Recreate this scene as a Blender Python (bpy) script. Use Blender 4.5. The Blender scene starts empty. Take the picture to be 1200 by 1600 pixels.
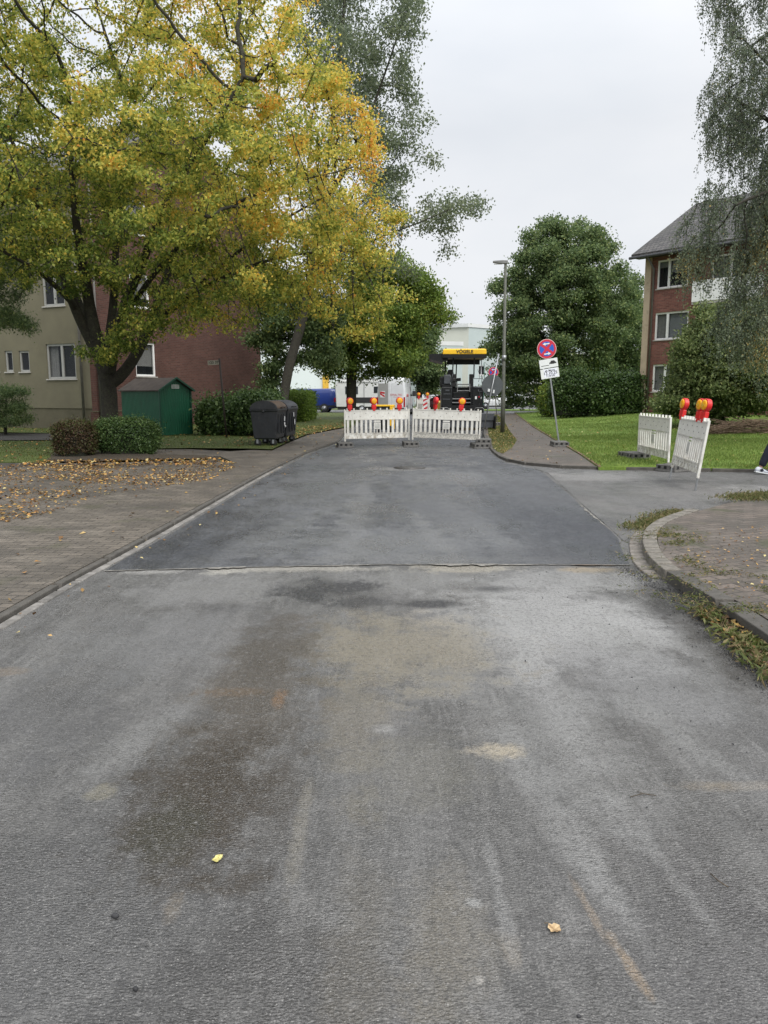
import bpy, bmesh, math, random
import numpy as np
from mathutils import Vector, Matrix, noise as mnoise
from mathutils.geometry import delaunay_2d_cdt

random.seed(7); RNG = np.random.default_rng(7)
SC = bpy.context.scene
COL = SC.collection
R = math.radians

# ------------------------------------------------------------------ camera
CAM_H, F_PX, TILT = 1.55, 1200.0, math.atan(185 / 1200)
cam_d = bpy.data.cameras.new('camera'); cam = bpy.data.objects.new('camera', cam_d); COL.objects.link(cam)
cam.location = (0, 0, CAM_H); cam.rotation_euler = (math.pi / 2 - TILT, 0, 0)
cam_d.sensor_fit = 'VERTICAL'; cam_d.sensor_height = 36; cam_d.lens = 27.0
cam_d.clip_start = 0.05; cam_d.clip_end = 2000
SC.camera = cam

# ------------------------------------------------------------------ sky and sun (overcast)
SUN_EL, SUN_AZ = R(50), R(148)
w = bpy.data.worlds.new('World'); SC.world = w; w.use_nodes = True
nt = w.node_tree; nt.nodes.clear()
def wn(t): return nt.nodes.new(t)
sky = wn('ShaderNodeTexSky'); sky.sky_type = 'NISHITA'; sky.sun_disc = False
sky.sun_elevation = SUN_EL; sky.sun_rotation = SUN_AZ; sky.dust_density = 4
hs = wn('ShaderNodeHueSaturation'); hs.inputs['Saturation'].default_value = 0.35
nt.links.new(sky.outputs[0], hs.inputs['Color'])
tc = wn('ShaderNodeTexCoord'); mp = wn('ShaderNodeMapping'); mp.inputs['Scale'].default_value = (1.0, 1.0, 2.6)
nz = wn('ShaderNodeTexNoise'); nz.inputs['Scale'].default_value = 1.6; nz.inputs['Detail'].default_value = 5; nz.inputs['Roughness'].default_value = 0.5
nt.links.new(tc.outputs['Generated'], mp.inputs[0]); nt.links.new(mp.outputs[0], nz.inputs['Vector'])
cr = wn('ShaderNodeValToRGB'); cr.color_ramp.elements[0].position = 0.35; cr.color_ramp.elements[0].color = (0.74, 0.79, 0.86, 1)
cr.color_ramp.elements[1].position = 0.65; cr.color_ramp.elements[1].color = (0.93, 0.95, 0.985, 1)
nt.links.new(nz.outputs[0], cr.inputs[0])
vm = wn('ShaderNodeVectorMath'); vm.operation = 'SCALE'; vm.inputs['Scale'].default_value = 4.7
nt.links.new(cr.outputs[0], vm.inputs[0])
sep = wn('ShaderNodeSeparateXYZ'); nt.links.new(tc.outputs['Generated'], sep.inputs[0])
mr = wn('ShaderNodeMapRange'); mr.inputs['From Min'].default_value = 0.30; mr.inputs['From Max'].default_value = 1.0; mr.inputs['To Min'].default_value = 1.0; mr.inputs['To Max'].default_value = 2.1
nt.links.new(sep.outputs['Z'], mr.inputs[0]); vz = wn('ShaderNodeVectorMath'); vz.operation = 'SCALE'
nt.links.new(vm.outputs[0], vz.inputs[0]); nt.links.new(mr.outputs[0], vz.inputs['Scale'])
mx = wn('ShaderNodeMix'); mx.data_type = 'RGBA'; mx.inputs[0].default_value = 0.9
nt.links.new(hs.outputs[0], mx.inputs[6]); nt.links.new(vz.outputs[0], mx.inputs[7])
bg = wn('ShaderNodeBackground'); bg.inputs['Strength'].default_value = 0.1
nt.links.new(mx.outputs[2], bg.inputs[0])
wo = wn('ShaderNodeOutputWorld'); nt.links.new(bg.outputs[0], wo.inputs[0])
sd = bpy.data.lights.new('sun', 'SUN'); sun = bpy.data.objects.new('sun', sd); COL.objects.link(sun)
sd.energy = 1.5; sd.angle = R(50); sd.color = (1, 0.97, 0.93)
sdir = Vector((math.sin(SUN_AZ) * math.cos(SUN_EL), math.cos(SUN_AZ) * math.cos(SUN_EL), math.sin(SUN_EL)))
sun.rotation_euler = sdir.to_track_quat('Z', 'Y').to_euler()
SC.view_settings.view_transform = 'Standard'; SC.view_settings.look = 'None'
SC.view_settings.exposure = 1.02; SC.view_settings.gamma = 1.0; SC.view_settings.use_curve_mapping = False
SC.cycles.max_bounces = 6; SC.cycles.transparent_max_bounces = 8; SC.cycles.diffuse_bounces = 3
SC.cycles.glossy_bounces = 2; SC.cycles.transmission_bounces = 3

# ------------------------------------------------------------------ pixel -> world
ST, CT = math.sin(TILT), math.cos(TILT)
def ray(px, py):
    x = (px - 600) / F_PX; y = (800 - py) / F_PX
    return Vector((x, CT + y * ST, -ST + y * CT))
def G(px, py, z=0.0):
    r = ray(px, py); t = (z - CAM_H) / r.z
    return Vector((r.x * t, r.y * t, z))
def W(px, py, Y):
    r = ray(px, py); t = Y / r.y
    return Vector((r.x * t, Y, CAM_H + r.z * t))
def hit(px, py, C, d):
    r = ray(px, py); det = r.x * (-d[1]) + d[0] * r.y
    t = (C[0] * (-d[1]) + d[0] * C[1]) / det
    s = (r.x * C[1] - r.y * C[0]) / det
    s = (t * r.x - C[0]) / d[0] if abs(d[0]) > abs(d[1]) else (t * r.y - C[1]) / d[1]
    return s, CAM_H + r.z * t
def lerp(a, b, t): return a + (b - a) * t

# ------------------------------------------------------------------ materials
def new_mat(name):
    m = bpy.data.materials.new(name); m.use_nodes = True
    t = m.node_tree; b = t.nodes['Principled BSDF']
    return m, t, b
def N(t, kind, **kw):
    n = t.nodes.new(kind)
    for k, v in kw.items():
        if hasattr(n, k): setattr(n, k, v)
        else: n.inputs[k].default_value = v
    return n
def L(t, a, b): t.links.new(a, b)
def objco(t, scale=None):
    c = t.nodes.new('ShaderNodeTexCoord')
    if scale is None: return c.outputs['Object']
    m = t.nodes.new('ShaderNodeMapping'); m.inputs['Scale'].default_value = scale
    L(t, c.outputs['Object'], m.inputs[0]); return m.outputs[0]
def noise(t, vec, scale, detail=4, rough=0.55):
    n = t.nodes.new('ShaderNodeTexNoise'); n.inputs['Scale'].default_value = scale
    n.inputs['Detail'].default_value = detail; n.inputs['Roughness'].default_value = rough
    L(t, vec, n.inputs['Vector']); return n.outputs[0]
def ramp(t, fac, stops):
    r = t.nodes.new('ShaderNodeValToRGB'); e = r.color_ramp.elements
    while len(e) < len(stops): e.new(0.5)
    for i, (p, c) in enumerate(stops):
        e[i].position = p; e[i].color = (*c, 1) if not isinstance(c, (int, float)) else (c, c, c, 1)
    L(t, fac, r.inputs[0]); return r.outputs[0]
def mix(t, fac, a, b, mode='MIX'):
    m = t.nodes.new('ShaderNodeMix'); m.data_type = 'RGBA'; m.blend_type = mode
    for s, v in ((m.inputs[0], fac), (m.inputs[6], a), (m.inputs[7], b)):
        if hasattr(v, 'node'): L(t, v, s)
        elif isinstance(v, (int, float)): s.default_value = v if s is m.inputs[0] else (v, v, v, 1)
        else: s.default_value = (*v, 1)
    return m.outputs[2]
def bump(t, b, h, strength, dist=0.01):
    n = t.nodes.new('ShaderNodeBump'); n.inputs['Strength'].default_value = strength; n.inputs['Distance'].default_value = dist
    L(t, h, n.inputs['Height']); L(t, n.outputs[0], b.inputs['Normal'])
def math_(t, op, a, b=None):
    m = t.nodes.new('ShaderNodeMath'); m.operation = op
    for i, v in enumerate((a, b)):
        if v is None: continue
        if hasattr(v, 'node'): L(t, v, m.inputs[i])
        else: m.inputs[i].default_value = v
    return m.outputs[0]
_mc = {}
def paint(name, col, rough=0.5, metal=0.0, var=0.25, scale=6.0, dirt=None, dirt_amt=0.0, bmp=0.0):
    if name in _mc: return _mc[name]
    m, t, b = new_mat(name); v = objco(t)
    n = noise(t, v, scale, 5, 0.6)
    dark = tuple(c * (1 - var) for c in col); lite = tuple(min(1, c * (1 + var * 0.6)) for c in col)
    c = ramp(t, n, [(0.3, dark), (0.7, lite)])
    if dirt:
        n2 = noise(t, v, scale * 2.3, 8, 0.7)
        f = ramp(t, n2, [(0.62 - 0.3 * dirt_amt, 0.0), (0.8, 1.0)])
        c = mix(t, f, c, dirt)
    L(t, c, b.inputs['Base Color'])
    b.inputs['Roughness'].default_value = rough; b.inputs['Metallic'].default_value = metal
    if bmp: bump(t, b, noise(t, v, scale * 8, 3), bmp)
    _mc[name] = m; return m
def glass_mat(name='window_glass', col=(0.03, 0.035, 0.04), tr=0.72):
    if name in _mc: return _mc[name]
    m, t, b = new_mat(name)
    b.inputs['Base Color'].default_value = (*col, 1); b.inputs['Roughness'].default_value = 0.03
    v = objco(t); bump(t, b, noise(t, v, 1.5, 2), 0.05, 0.02)
    tr_ = N(t, 'ShaderNodeBsdfTransparent'); mxs = t.nodes.new('ShaderNodeMixShader'); mxs.inputs[0].default_value = 1 - tr
    L(t, tr_.outputs[0], mxs.inputs[1]); L(t, b.outputs[0], mxs.inputs[2])
    L(t, mxs.outputs[0], t.nodes['Material Output'].inputs['Surface'])
    _mc[name] = m; return m
def leaf_mat(name, stops, transl=0.3, rough=0.5):
    m, t, b = new_mat(name)
    a = t.nodes.new('ShaderNodeAttribute'); a.attribute_name = 'lv'
    c = ramp(t, a.outputs['Fac'], stops)
    L(t, c, b.inputs['Base Color']); b.inputs['Roughness'].default_value = rough
    b.inputs['Specular IOR Level'].default_value = 0.3
    tl = t.nodes.new('ShaderNodeBsdfTranslucent'); L(t, c, tl.inputs[0])
    ms = t.nodes.new('ShaderNodeMixShader'); ms.inputs[0].default_value = transl
    L(t, b.outputs[0], ms.inputs[1]); L(t, tl.outputs[0], ms.inputs[2])
    L(t, ms.outputs[0], t.nodes['Material Output'].inputs['Surface'])
    return m

# ------------------------------------------------------------------ object helpers
def tag(o, label=None, cat=None, group=None, kind=None):
    if label: o['label'] = label
    if cat: o['category'] = cat
    if group: o['group'] = group
    if kind: o['kind'] = kind
    return o
def empty(name, loc=(0, 0, 0), rz=0.0, label=None, cat=None, group=None):
    o = bpy.data.objects.new(name, None); COL.objects.link(o); o.empty_display_size = 0.2
    o.location = loc; o.rotation_euler = (0, 0, rz)
    return tag(o, label, cat, group)
def copy_tree(o, parent=None):
    c = o.copy(); COL.objects.link(c); c.parent = parent
    for ch in [x for x in COL.objects if x.parent == o]: copy_tree(ch, c)
    return c
def link_mesh(name, me, mats, parent=None):
    o = bpy.data.objects.new(name, me); COL.objects.link(o)
    if not isinstance(mats, (list, tuple)): mats = [mats]
    for m in mats: me.materials.append(m)
    o.parent = parent; return o

class MB:
    def __init__(s): s.v = []; s.f = []; s.mi = []; s.sm = []; s.cur = 0
    def add(s, vs, fs, smooth=False, M=None):
        b = len(s.v)
        for p in vs:
            p = Vector(p)
            if M is not None: p = M @ p
            s.v.append(tuple(p))
        for f in fs: s.f.append(tuple(b + i for i in f)); s.mi.append(s.cur); s.sm.append(smooth)
        return s
    def box(s, x0, x1, y0, y1, z0, z1, M=None):
        vs = [(x, y, z) for z in (z0, z1) for x, y in ((x0, y0), (x1, y0), (x1, y1), (x0, y1))]
        return s.add(vs, [(3, 2, 1, 0), (4, 5, 6, 7), (0, 1, 5, 4), (1, 2, 6, 5), (2, 3, 7, 6), (3, 0, 4, 7)], M=M)
    def tube(s, p0, p1, r0, r1=None, n=10, cap=True, M=None):
        return s.path([p0, p1], [r0, r1 if r1 is not None else r0], n, cap, M)
    def path(s, pts, rs, n=8, cap=True, M=None):
        pts = [Vector(p) for p in pts]
        if not isinstance(rs, (list, tuple)): rs = [rs] * len(pts)
        vs = []; up = None
        for i, p in enumerate(pts):
            d = (pts[min(i + 1, len(pts) - 1)] - pts[max(i - 1, 0)]).normalized()
            if up is None: up = d.orthogonal().normalized()
            up = (up - d * up.dot(d)).normalized(); q = d.cross(up)
            for k in range(n):
                a = 2 * math.pi * k / n; vs.append(p + (up * math.cos(a) + q * math.sin(a)) * rs[i])
        fs = [(i * n + k, i * n + (k + 1) % n, (i + 1) * n + (k + 1) % n, (i + 1) * n + k) for i in range(len(pts) - 1) for k in range(n)]
        if cap: fs += [tuple(range(n - 1, -1, -1)), tuple((len(pts) - 1) * n + k for k in range(n))]
        return s.add(vs, fs, True, M)
    def loft(s, rings, cap=True, smooth=False, M=None):
        n = len(rings[0]); vs = [p for r in rings for p in r]
        fs = [(i * n + k, i * n + (k + 1) % n, (i + 1) * n + (k + 1) % n, (i + 1) * n + k) for i in range(len(rings) - 1) for k in range(n)]
        if cap: fs += [tuple(range(n - 1, -1, -1)), tuple((len(rings) - 1) * n + k for k in range(n))]
        return s.add(vs, fs, smooth, M)
    def prism(s, prof, y0, y1, M=None):          # profile in (x, z)
        return s.loft([[(x, y0, z) for x, z in prof], [(x, y1, z) for x, z in prof]], M=M)
    def disc(s, c, r, y0, y1, n=28, M=None):     # round plate in the xz plane
        return s.prism([(c[0] + r * math.cos(2 * math.pi * k / n), c[1] + r * math.sin(2 * math.pi * k / n)) for k in range(n)], y0, y1, M)
    def ball(s, c, r, M=None, n=12, m=8):
        rx, ry, rz = r if isinstance(r, (tuple, list)) else (r, r, r)
        vs = [(c[0] + rx * math.sin(math.pi * (i + .0) / m) * math.cos(2 * math.pi * k / n),
               c[1] + ry * math.sin(math.pi * i / m) * math.sin(2 * math.pi * k / n),
               c[2] + rz * math.cos(math.pi * i / m)) for i in range(m + 1) for k in range(n)]
        fs = [(i * n + k, (i + 1) * n + k, (i + 1) * n + (k + 1) % n, i * n + (k + 1) % n) for i in range(m) for k in range(n)]
        return s.add(vs, fs, True, M)
    def build(s, name, mats, parent=None, bevel=0.0):
        me = bpy.data.meshes.new(name); me.from_pydata(s.v, [], s.f)
        bm = bmesh.new(); bm.from_mesh(me)
        for i, f in enumerate(bm.faces): f.material_index = s.mi[i]; f.smooth = s.sm[i]
        bmesh.ops.remove_doubles(bm, verts=bm.verts, dist=1e-5)
        bmesh.ops.recalc_face_normals(bm, faces=bm.faces)
        bm.to_mesh(me); bm.free()
        o = link_mesh(name, me, mats, parent)
        if bevel:
            md = o.modifiers.new('bevel', 'BEVEL'); md.width = bevel; md.segments = 2; md.limit_method = 'ANGLE'; md.angle_limit = R(40)
        return o

def fast_mesh(name, V, Q, lv, mat, parent=None, smooth=False):
    me = bpy.data.meshes.new(name); n = len(V); f = len(Q); k = Q.shape[1]
    me.vertices.add(n); me.vertices.foreach_set('co', V.astype(np.float32).ravel())
    me.loops.add(f * k); me.loops.foreach_set('vertex_index', Q.astype(np.int32).ravel())
    me.polygons.add(f); me.polygons.foreach_set('loop_start', np.arange(0, f * k, k, dtype=np.int32))
    if lv is not None:
        a = me.attributes.new('lv', 'FLOAT', 'FACE'); a.data.foreach_set('value', lv.astype(np.float32))
    me.update(calc_edges=True)
    if smooth: me.polygons.foreach_set('use_smooth', np.ones(f, dtype=bool))
    return link_mesh(name, me, mat, parent)
def unit(a): return a / (np.linalg.norm(a, axis=1, keepdims=True) + 1e-9)
def leaf_mesh(name, P, size, U, NR, lv, mat, parent=None, aspect=0.6, fold=0.18):
    n = len(P); U = unit(U); V = unit(np.cross(NR, U)); NR = unit(np.cross(U, V))
    s = size[:, None] if hasattr(size, '__len__') else size
    a = P - U * s * .5; b = P + V * s * aspect * .5 + NR * s * fold - U * s * .08; c = P + U * s * .5; d = P - V * s * aspect * .5 + NR * s * fold - U * s * .08
    verts = np.stack([a, b, c, d], 1).reshape(-1, 3)
    return fast_mesh(name, verts, np.arange(4 * n).reshape(-1, 4), lv, mat, parent)

def text_mesh(name, body, size, mat, parent, loc, rot, depth=0.003, bold=0.0):
    cu = bpy.data.curves.new(name, 'FONT'); cu.body = body; cu.size = size; cu.extrude = depth; cu.offset = bold
    cu.align_x = 'CENTER'; cu.align_y = 'CENTER'
    tmp = bpy.data.objects.new('tmp', cu); COL.objects.link(tmp)
    me = bpy.data.meshes.new_from_object(tmp.evaluated_get(bpy.context.evaluated_depsgraph_get()))
    bpy.data.objects.remove(tmp); bpy.data.curves.remove(cu)
    o = link_mesh(name, me, mat, parent); o.location = loc; o.rotation_euler = rot; return o

# ------------------------------------------------------------------ ground sheets
def in_poly(P, poly):
    x, y = P[:, 0], P[:, 1]; c = np.zeros(len(P), bool); n = len(poly); j = n - 1
    for i in range(n):
        xi, yi = poly[i][:2]; xj, yj = poly[j][:2]
        m = ((yi > y) != (yj > y)) & (x < (xj - xi) * (y - yi) / (yj - yi + 1e-12) + xi)
        c ^= m; j = i
    return c
def scatter(poly, n, dens=None):
    a = np.array([[p[0], p[1]] for p in poly]); lo, hi = a.min(0), a.max(0); out = []
    tot = 0
    while tot < n:
        P = RNG.uniform(lo, hi, (max(n, 200) * 2, 2)); P = P[in_poly(P, poly)]
        if dens is not None: P = P[RNG.random(len(P)) < dens(P)]
        out.append(P); tot += len(P)
    return np.concatenate(out)[:n]
def sheet(name, poly, z, mat, kind='structure', grid=None, hf=None, skirt=0.0):
    """flat or height-mapped polygon with an optional vertical skirt (a real edge)"""
    pts = [Vector((p[0], p[1])) for p in poly]
    if skirt or grid:                       # refine edges
        q = []
        stp = grid or 1.0
        for i, p in enumerate(pts):
            b = pts[(i + 1) % len(pts)]; k = max(1, min(60, int((b - p).length / stp)))
            q += [p.lerp(b, j / k) for j in range(k)]
        pts = q
    n = len(pts); inner = []
    if grid:
        a = np.array([[p.x, p.y] for p in pts]); lo, hi = a.min(0), a.max(0)
        gx, gy = np.meshgrid(np.arange(lo[0], hi[0], grid), np.arange(lo[1], hi[1], grid))
        g = np.stack([gx.ravel(), gy.ravel()], 1); g = g[in_poly(g, a)]
        inner = [Vector((float(x), float(y))) for x, y in g]
    vs, es, fs, *_ = delaunay_2d_cdt(pts + inner, [(i, (i + 1) % n) for i in range(n)], [list(range(n))], 1, 1e-5)
    H = hf or (lambda x, y: z)
    mb = MB(); mb.add([(v.x, v.y, H(v.x, v.y)) for v in vs], fs)
    for i in range(len(mb.sm)): mb.sm[i] = bool(hf)
    if skirt:
        k = len(mb.v)
        ring = [(p.x, p.y, H(p.x, p.y)) for p in pts] + [(p.x, p.y, H(p.x, p.y) - skirt) for p in pts]
        mb.add(ring, [(i, (i + 1) % n, n + (i + 1) % n, n + i) for i in range(n)])
    o = mb.build(name, mat); o['kind'] = kind; return o
def resample(pts, step):
    pts = [Vector(p) for p in pts]; cum = [0.0]
    for a, b in zip(pts[:-1], pts[1:]): cum.append(cum[-1] + (b - a).length)
    n = max(1, round(cum[-1] / step)); out = []; j = 0
    for i in range(n + 1):
        d = cum[-1] * i / n
        while j < len(pts) - 2 and cum[j + 1] < d: j += 1
        out.append(pts[j].lerp(pts[j + 1], (d - cum[j]) / max(1e-9, cum[j + 1] - cum[j])))
    return out
def smooth_line(pts, k=2):
    pts = [Vector(p) for p in pts]
    for _ in range(k):
        q = [pts[0]]
        for a, b in zip(pts[:-1], pts[1:]): q += [a.lerp(b, .25), a.lerp(b, .75)]
        q.append(pts[-1]); pts = q
    return pts
def offset_line(pts, d):
    out = []
    for i, p in enumerate(pts):
        t = (pts[min(i + 1, len(pts) - 1)] - pts[max(i - 1, 0)]); t.z = 0; t.normalize()
        out.append(Vector((p.x - t.y * d, p.y + t.x * d, p.z)))
    return out
def stones(name, line, width, z0, z1, step, mat, gap=0.008, side=1, jit=0.004):
    ln = resample(line, step); a = ln; b = offset_line(ln, width * side); mb = MB()
    for i in range(len(ln) - 1):
        t = (a[i + 1] - a[i]).normalized() * gap; dz = random.uniform(-jit, jit)
        p = [a[i] + t, a[i + 1] - t, b[i + 1] - t, b[i] + t]
        c = sum(p, Vector()) / 4
        vs = [(q.x, q.y, z0) for q in p] + [(lerp(q.x, c.x, .03), lerp(q.y, c.y, .06), z1 + dz) for q in p]
        mb.add(vs, [(3, 2, 1, 0), (4, 5, 6, 7), (0, 1, 5, 4), (1, 2, 6, 5), (2, 3, 7, 6), (3, 0, 4, 7)])
    o = mb.build(name, mat, bevel=0.008); o['kind'] = 'structure'; return o

# asphalt ------------------------------------------------------------
def asphalt(name, base, speck, stains_and_sheen, streak=0.5, wet=0.5, bstr=0.5):
    m, t, b = new_mat(name); v = objco(t)
    fine = noise(t, v, 260, 3, 0.7); med = noise(t, v, 55, 4, 0.6); big = noise(t, v, 1.3, 5, 0.6)
    sv = objco(t, (2.6, 0.28, 1)); st = noise(t, sv, 1.6, 6, 0.65)
    c = ramp(t, big, [(0.3, tuple(x * .72 for x in base)), (0.7, tuple(x * 1.25 for x in base))])
    c = mix(t, ramp(t, noise(t, v, 9, 8, .8), [(.50, 0.0), (.64, .5)]), c, tuple(min(1, x * 1.6) for x in base))
    c = mix(t, ramp(t, noise(t, v, 6.3, 8, .8), [(.36, .6), (.48, 0.0)]), c, tuple(x * .5 for x in base))
    c = mix(t, ramp(t, st, [(0.46, 0.0), (0.72, streak)]), c, tuple(min(1, x * 1.75 + .01) for x in base))
    c = mix(t, ramp(t, st, [(0.30, streak * .8), (0.45, 0.0)]), c, tuple(x * .6 for x in base))
    s2 = noise(t, objco(t, (9, .9, 1)), 1.7, 8, 0.72)
    c = mix(t, ramp(t, s2, [(0.54, 0.0), (0.68, streak)]), c, tuple(min(1, x * 1.9) for x in base))
    c = mix(t, ramp(t, s2, [(0.33, streak * .7), (0.44, 0.0)]), c, tuple(x * .55 for x in base))
    c = mix(t, ramp(t, noise(t, v, 4.5, 9, .75), [(0.52, 0.0), (0.66, .45)]), c, tuple(min(1, x * 1.7) for x in base))
    edge = math_(t, 'ADD', math_(t, 'MULTIPLY', noise(t, v, 3.2, 9, 0.72), 1.4), math_(t, 'MULTIPLY', noise(t, objco(t, (9, 2.2, 1)), 2.5, 8, 0.75), .5))
    edge = math_(t, 'MULTIPLY', math_(t, 'SUBTRACT', edge, .95), 2.4)
    gran = ramp(t, noise(t, v, 70, 6, .85), [(.38, .62), (.56, 1.0)])
    for (px, py, rx, ry, col, fac, rot) in stains_and_sheen:
        C = G(px, py); wx = rx * (C.y / CT) / F_PX; wy = abs(G(px, py - ry).y - G(px, py + ry).y) / 2
        ma = t.nodes.new('ShaderNodeMapping'); ma.vector_type = 'TEXTURE'
        ma.inputs['Location'].default_value = (C.x, C.y, 0); ma.inputs['Rotation'].default_value = (0, 0, rot)
        ma.inputs['Scale'].default_value = (wx, wy, 1)
        L(t, v, ma.inputs[0])
        le = t.nodes.new('ShaderNodeVectorMath'); le.operation = 'LENGTH'; L(t, ma.outputs[0], le.inputs[0])
        d = math_(t, 'ADD', le.outputs['Value'], edge)
        f = ramp(t, math_(t, 'MULTIPLY', d, 0.5), [(0.24, fac), (0.60, 0.0)])
        if fac < .93: f = math_(t, 'MULTIPLY', f, gran)
        c = mix(t, f, c, col)
    # aggregate: dark pits and pale chips
    c = mix(t, ramp(t, fine, [(0.36, 0.85), (0.52, 0.0)]), c, tuple(x * .22 for x in base))
    c = mix(t, ramp(t, noise(t, v, 38, 4, .75), [(0.36, 0.6), (0.5, 0.0)]), c, tuple(x * .35 for x in base))
    c = mix(t, ramp(t, noise(t, v, 31, 4, .75), [(0.54, 0.0), (0.7, 0.55)]), c, tuple(x * 2.0 for x in base))
    vo = t.nodes.new('ShaderNodeTexVoronoi'); vo.inputs['Scale'].default_value = 95; L(t, v, vo.inputs['Vector'])
    chip = ramp(t, vo.outputs['Distance'], [(0.10, 1.0), (0.22, 0.0)])
    sel = ramp(t, vo.outputs['Color'], [(0.55, 0.0), (0.80, speck * .9)])
    c = mix(t, math_(t, 'MULTIPLY', chip, sel), c, (0.40, 0.39, 0.37))
    c = mix(t, ramp(t, noise(t, v, 120, 4, .85), [(.55, 0.0), (.68, .9 * speck)]), c, (.36, .35, .33))
    c = mix(t, ramp(t, noise(t, v, 105, 4, .85), [(.33, .8), (.44, 0.0)]), c, tuple(x * .25 for x in base))
    L(t, c, b.inputs['Base Color'])
    rr = ramp(t, noise(t, objco(t, (1, .5, 1)), 1.1, 7, 0.7), [(0.42, wet * .6), (0.58, min(1, wet + .25))])
    L(t, rr, b.inputs['Roughness'])
    h = math_(t, 'ADD', math_(t, 'MULTIPLY', fine, 0.3), math_(t, 'MULTIPLY', noise(t, objco(t, (1, 1.6, 1)), 75, 2, .5), 1.5))
    bump(t, b, h, bstr, 0.014)
    return m
BR = (0.085, 0.06, 0.035); SAND = (0.25, 0.205, 0.145); GREY = (0.26, 0.26, 0.26); DK = (0.032, 0.033, 0.036)
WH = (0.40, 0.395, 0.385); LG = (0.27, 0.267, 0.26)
old_stains_and_sheen = [
    (150, 1400, 330, 240, (0.065, 0.065, 0.066), .7, 0), (420, 1520, 220, 120, (0.055, 0.052, 0.05), .7, 0), (1100, 1450, 200, 220, (0.080, 0.077, 0.078), .65, 0), (60, 1120, 160, 90, (0.085, 0.085, 0.088), .6, 0),
    (860, 960, 200, 60, WH, .92, 0.1), (790, 1010, 60, 60, WH, .7, 0), (960, 990, 120, 50, WH, .7, 0), (850, 1240, 40, 120, LG, .5, .12), (905, 1340, 24, 90, LG, .5, .12), (830, 1030, 40, 120, WH, .6, 0), (700, 1060, 90, 40, LG, .6, 0), (900, 905, 160, 16, WH, .7, 0), (1010, 1060, 150, 70, (0.24, 0.238, 0.235), .75, 0), (700, 905, 260, 20, LG, .6, 0), (350, 920, 160, 30, LG, .6, 0), (880, 1150, 110, 120, LG, .6, 0.1),  # pale dust plus sky sheen of the wet right side, painted in as colour
    (620, 1010, 170, 60, (0.27, 0.235, 0.17), .85, 0), (560, 1110, 60, 90, (0.21, 0.185, 0.14), .6, 0), (650, 1200, 120, 60, (0.17, 0.16, 0.13), .5, 0),
    (230, 1000, 150, 60, (0.185, 0.185, 0.185), .65, 0), (270, 1120, 40, 90, LG, .5, -.3),
    (400, 1080, 100, 130, (0.062, 0.046, 0.027), .85, 0), (320, 1240, 120, 120, (0.036, 0.025, 0.013), 1, 0), (440, 1000, 60, 50, (0.055, 0.045, 0.032), .7, 0), (270, 1290, 60, 60, (0.035, 0.034, 0.018), .7, 0), (430, 1230, 60, 110, (0.05, 0.04, 0.03), .7, 0),
    (437, 1090, 11, 16, (0.22, 0.12, 0.05), .75, 0), (370, 1082, 60, 7, (0.14, 0.09, 0.045), .6, 0), (160, 1240, 22, 12, (0.26, 0.24, 0.18), .7, 0),
    (510, 922, 85, 20, (0.022, 0.022, 0.025), 1, 0), (560, 940, 60, 10, (0.022, 0.022, 0.025), .9, 0), (670, 943, 60, 7, (0.022, 0.022, 0.025), 1, 0), (765, 920, 34, 5, DK, .9, 0), (360, 950, 50, 8, DK, .4, 0),
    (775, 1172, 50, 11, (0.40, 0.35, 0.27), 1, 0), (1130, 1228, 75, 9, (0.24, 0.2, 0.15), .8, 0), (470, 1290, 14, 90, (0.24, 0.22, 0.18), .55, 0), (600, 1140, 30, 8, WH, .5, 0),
    (700, 1480, 80, 150, (0.18, 0.16, 0.125), .65, 0), (560, 1460, 60, 160, (0.15, 0.135, 0.11), .5, 0),
    (985, 1510, 12, 60, (0.30, 0.23, 0.16), .85, 0.15), (920, 1420, 9, 50, (0.25, 0.2, 0.15), .75, 0.1), (800, 1490, 14, 26, SAND, .6, 0), (750, 1532, 10, 8, (0.4, 0.38, 0.35), .8, 0),
    (10, 1050, 30, 7, (0.22, 0.17, 0.12), .6, 0), (930, 1350, 26, 120, LG, .7, 0.1), (1060, 1150, 30, 90, LG, .6, 0.2), (780, 1400, 12, 120, LG, .6, 0), (1000, 1300, 16, 140, LG, .5, .1),
    (1045, 940, 45, 30, (0.035, 0.033, 0.03), .95, -.3), (1100, 985, 45, 35, (0.04, 0.036, 0.032), .95, -.3), (1165, 1050, 45, 45, (0.045, 0.04, 0.034), .95, -.3),
    (270, 1420, 20, 24, (0.22, 0.18, 0.13), .5, 0), (740, 1410, 16, 8, (0.33, 0.33, 0.32), .8, 0), (352, 890, 36, 8, (0.42, 0.40, 0.35), 1, 0), (480, 889, 150, 5, (0.36, 0.34, 0.30), 1, 0), (720, 888, 90, 7, (0.38, 0.35, 0.29), 1, 0), (925, 890, 50, 5, (0.34, 0.28, 0.2), 1, 0), (240, 893, 60, 4, (0.34, 0.33, 0.31), 1, 0),
]
M_OLD = asphalt('old_asphalt', (0.116, 0.113, 0.109), 0.9, old_stains_and_sheen, 0.85, 0.34, 0.75)
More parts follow.
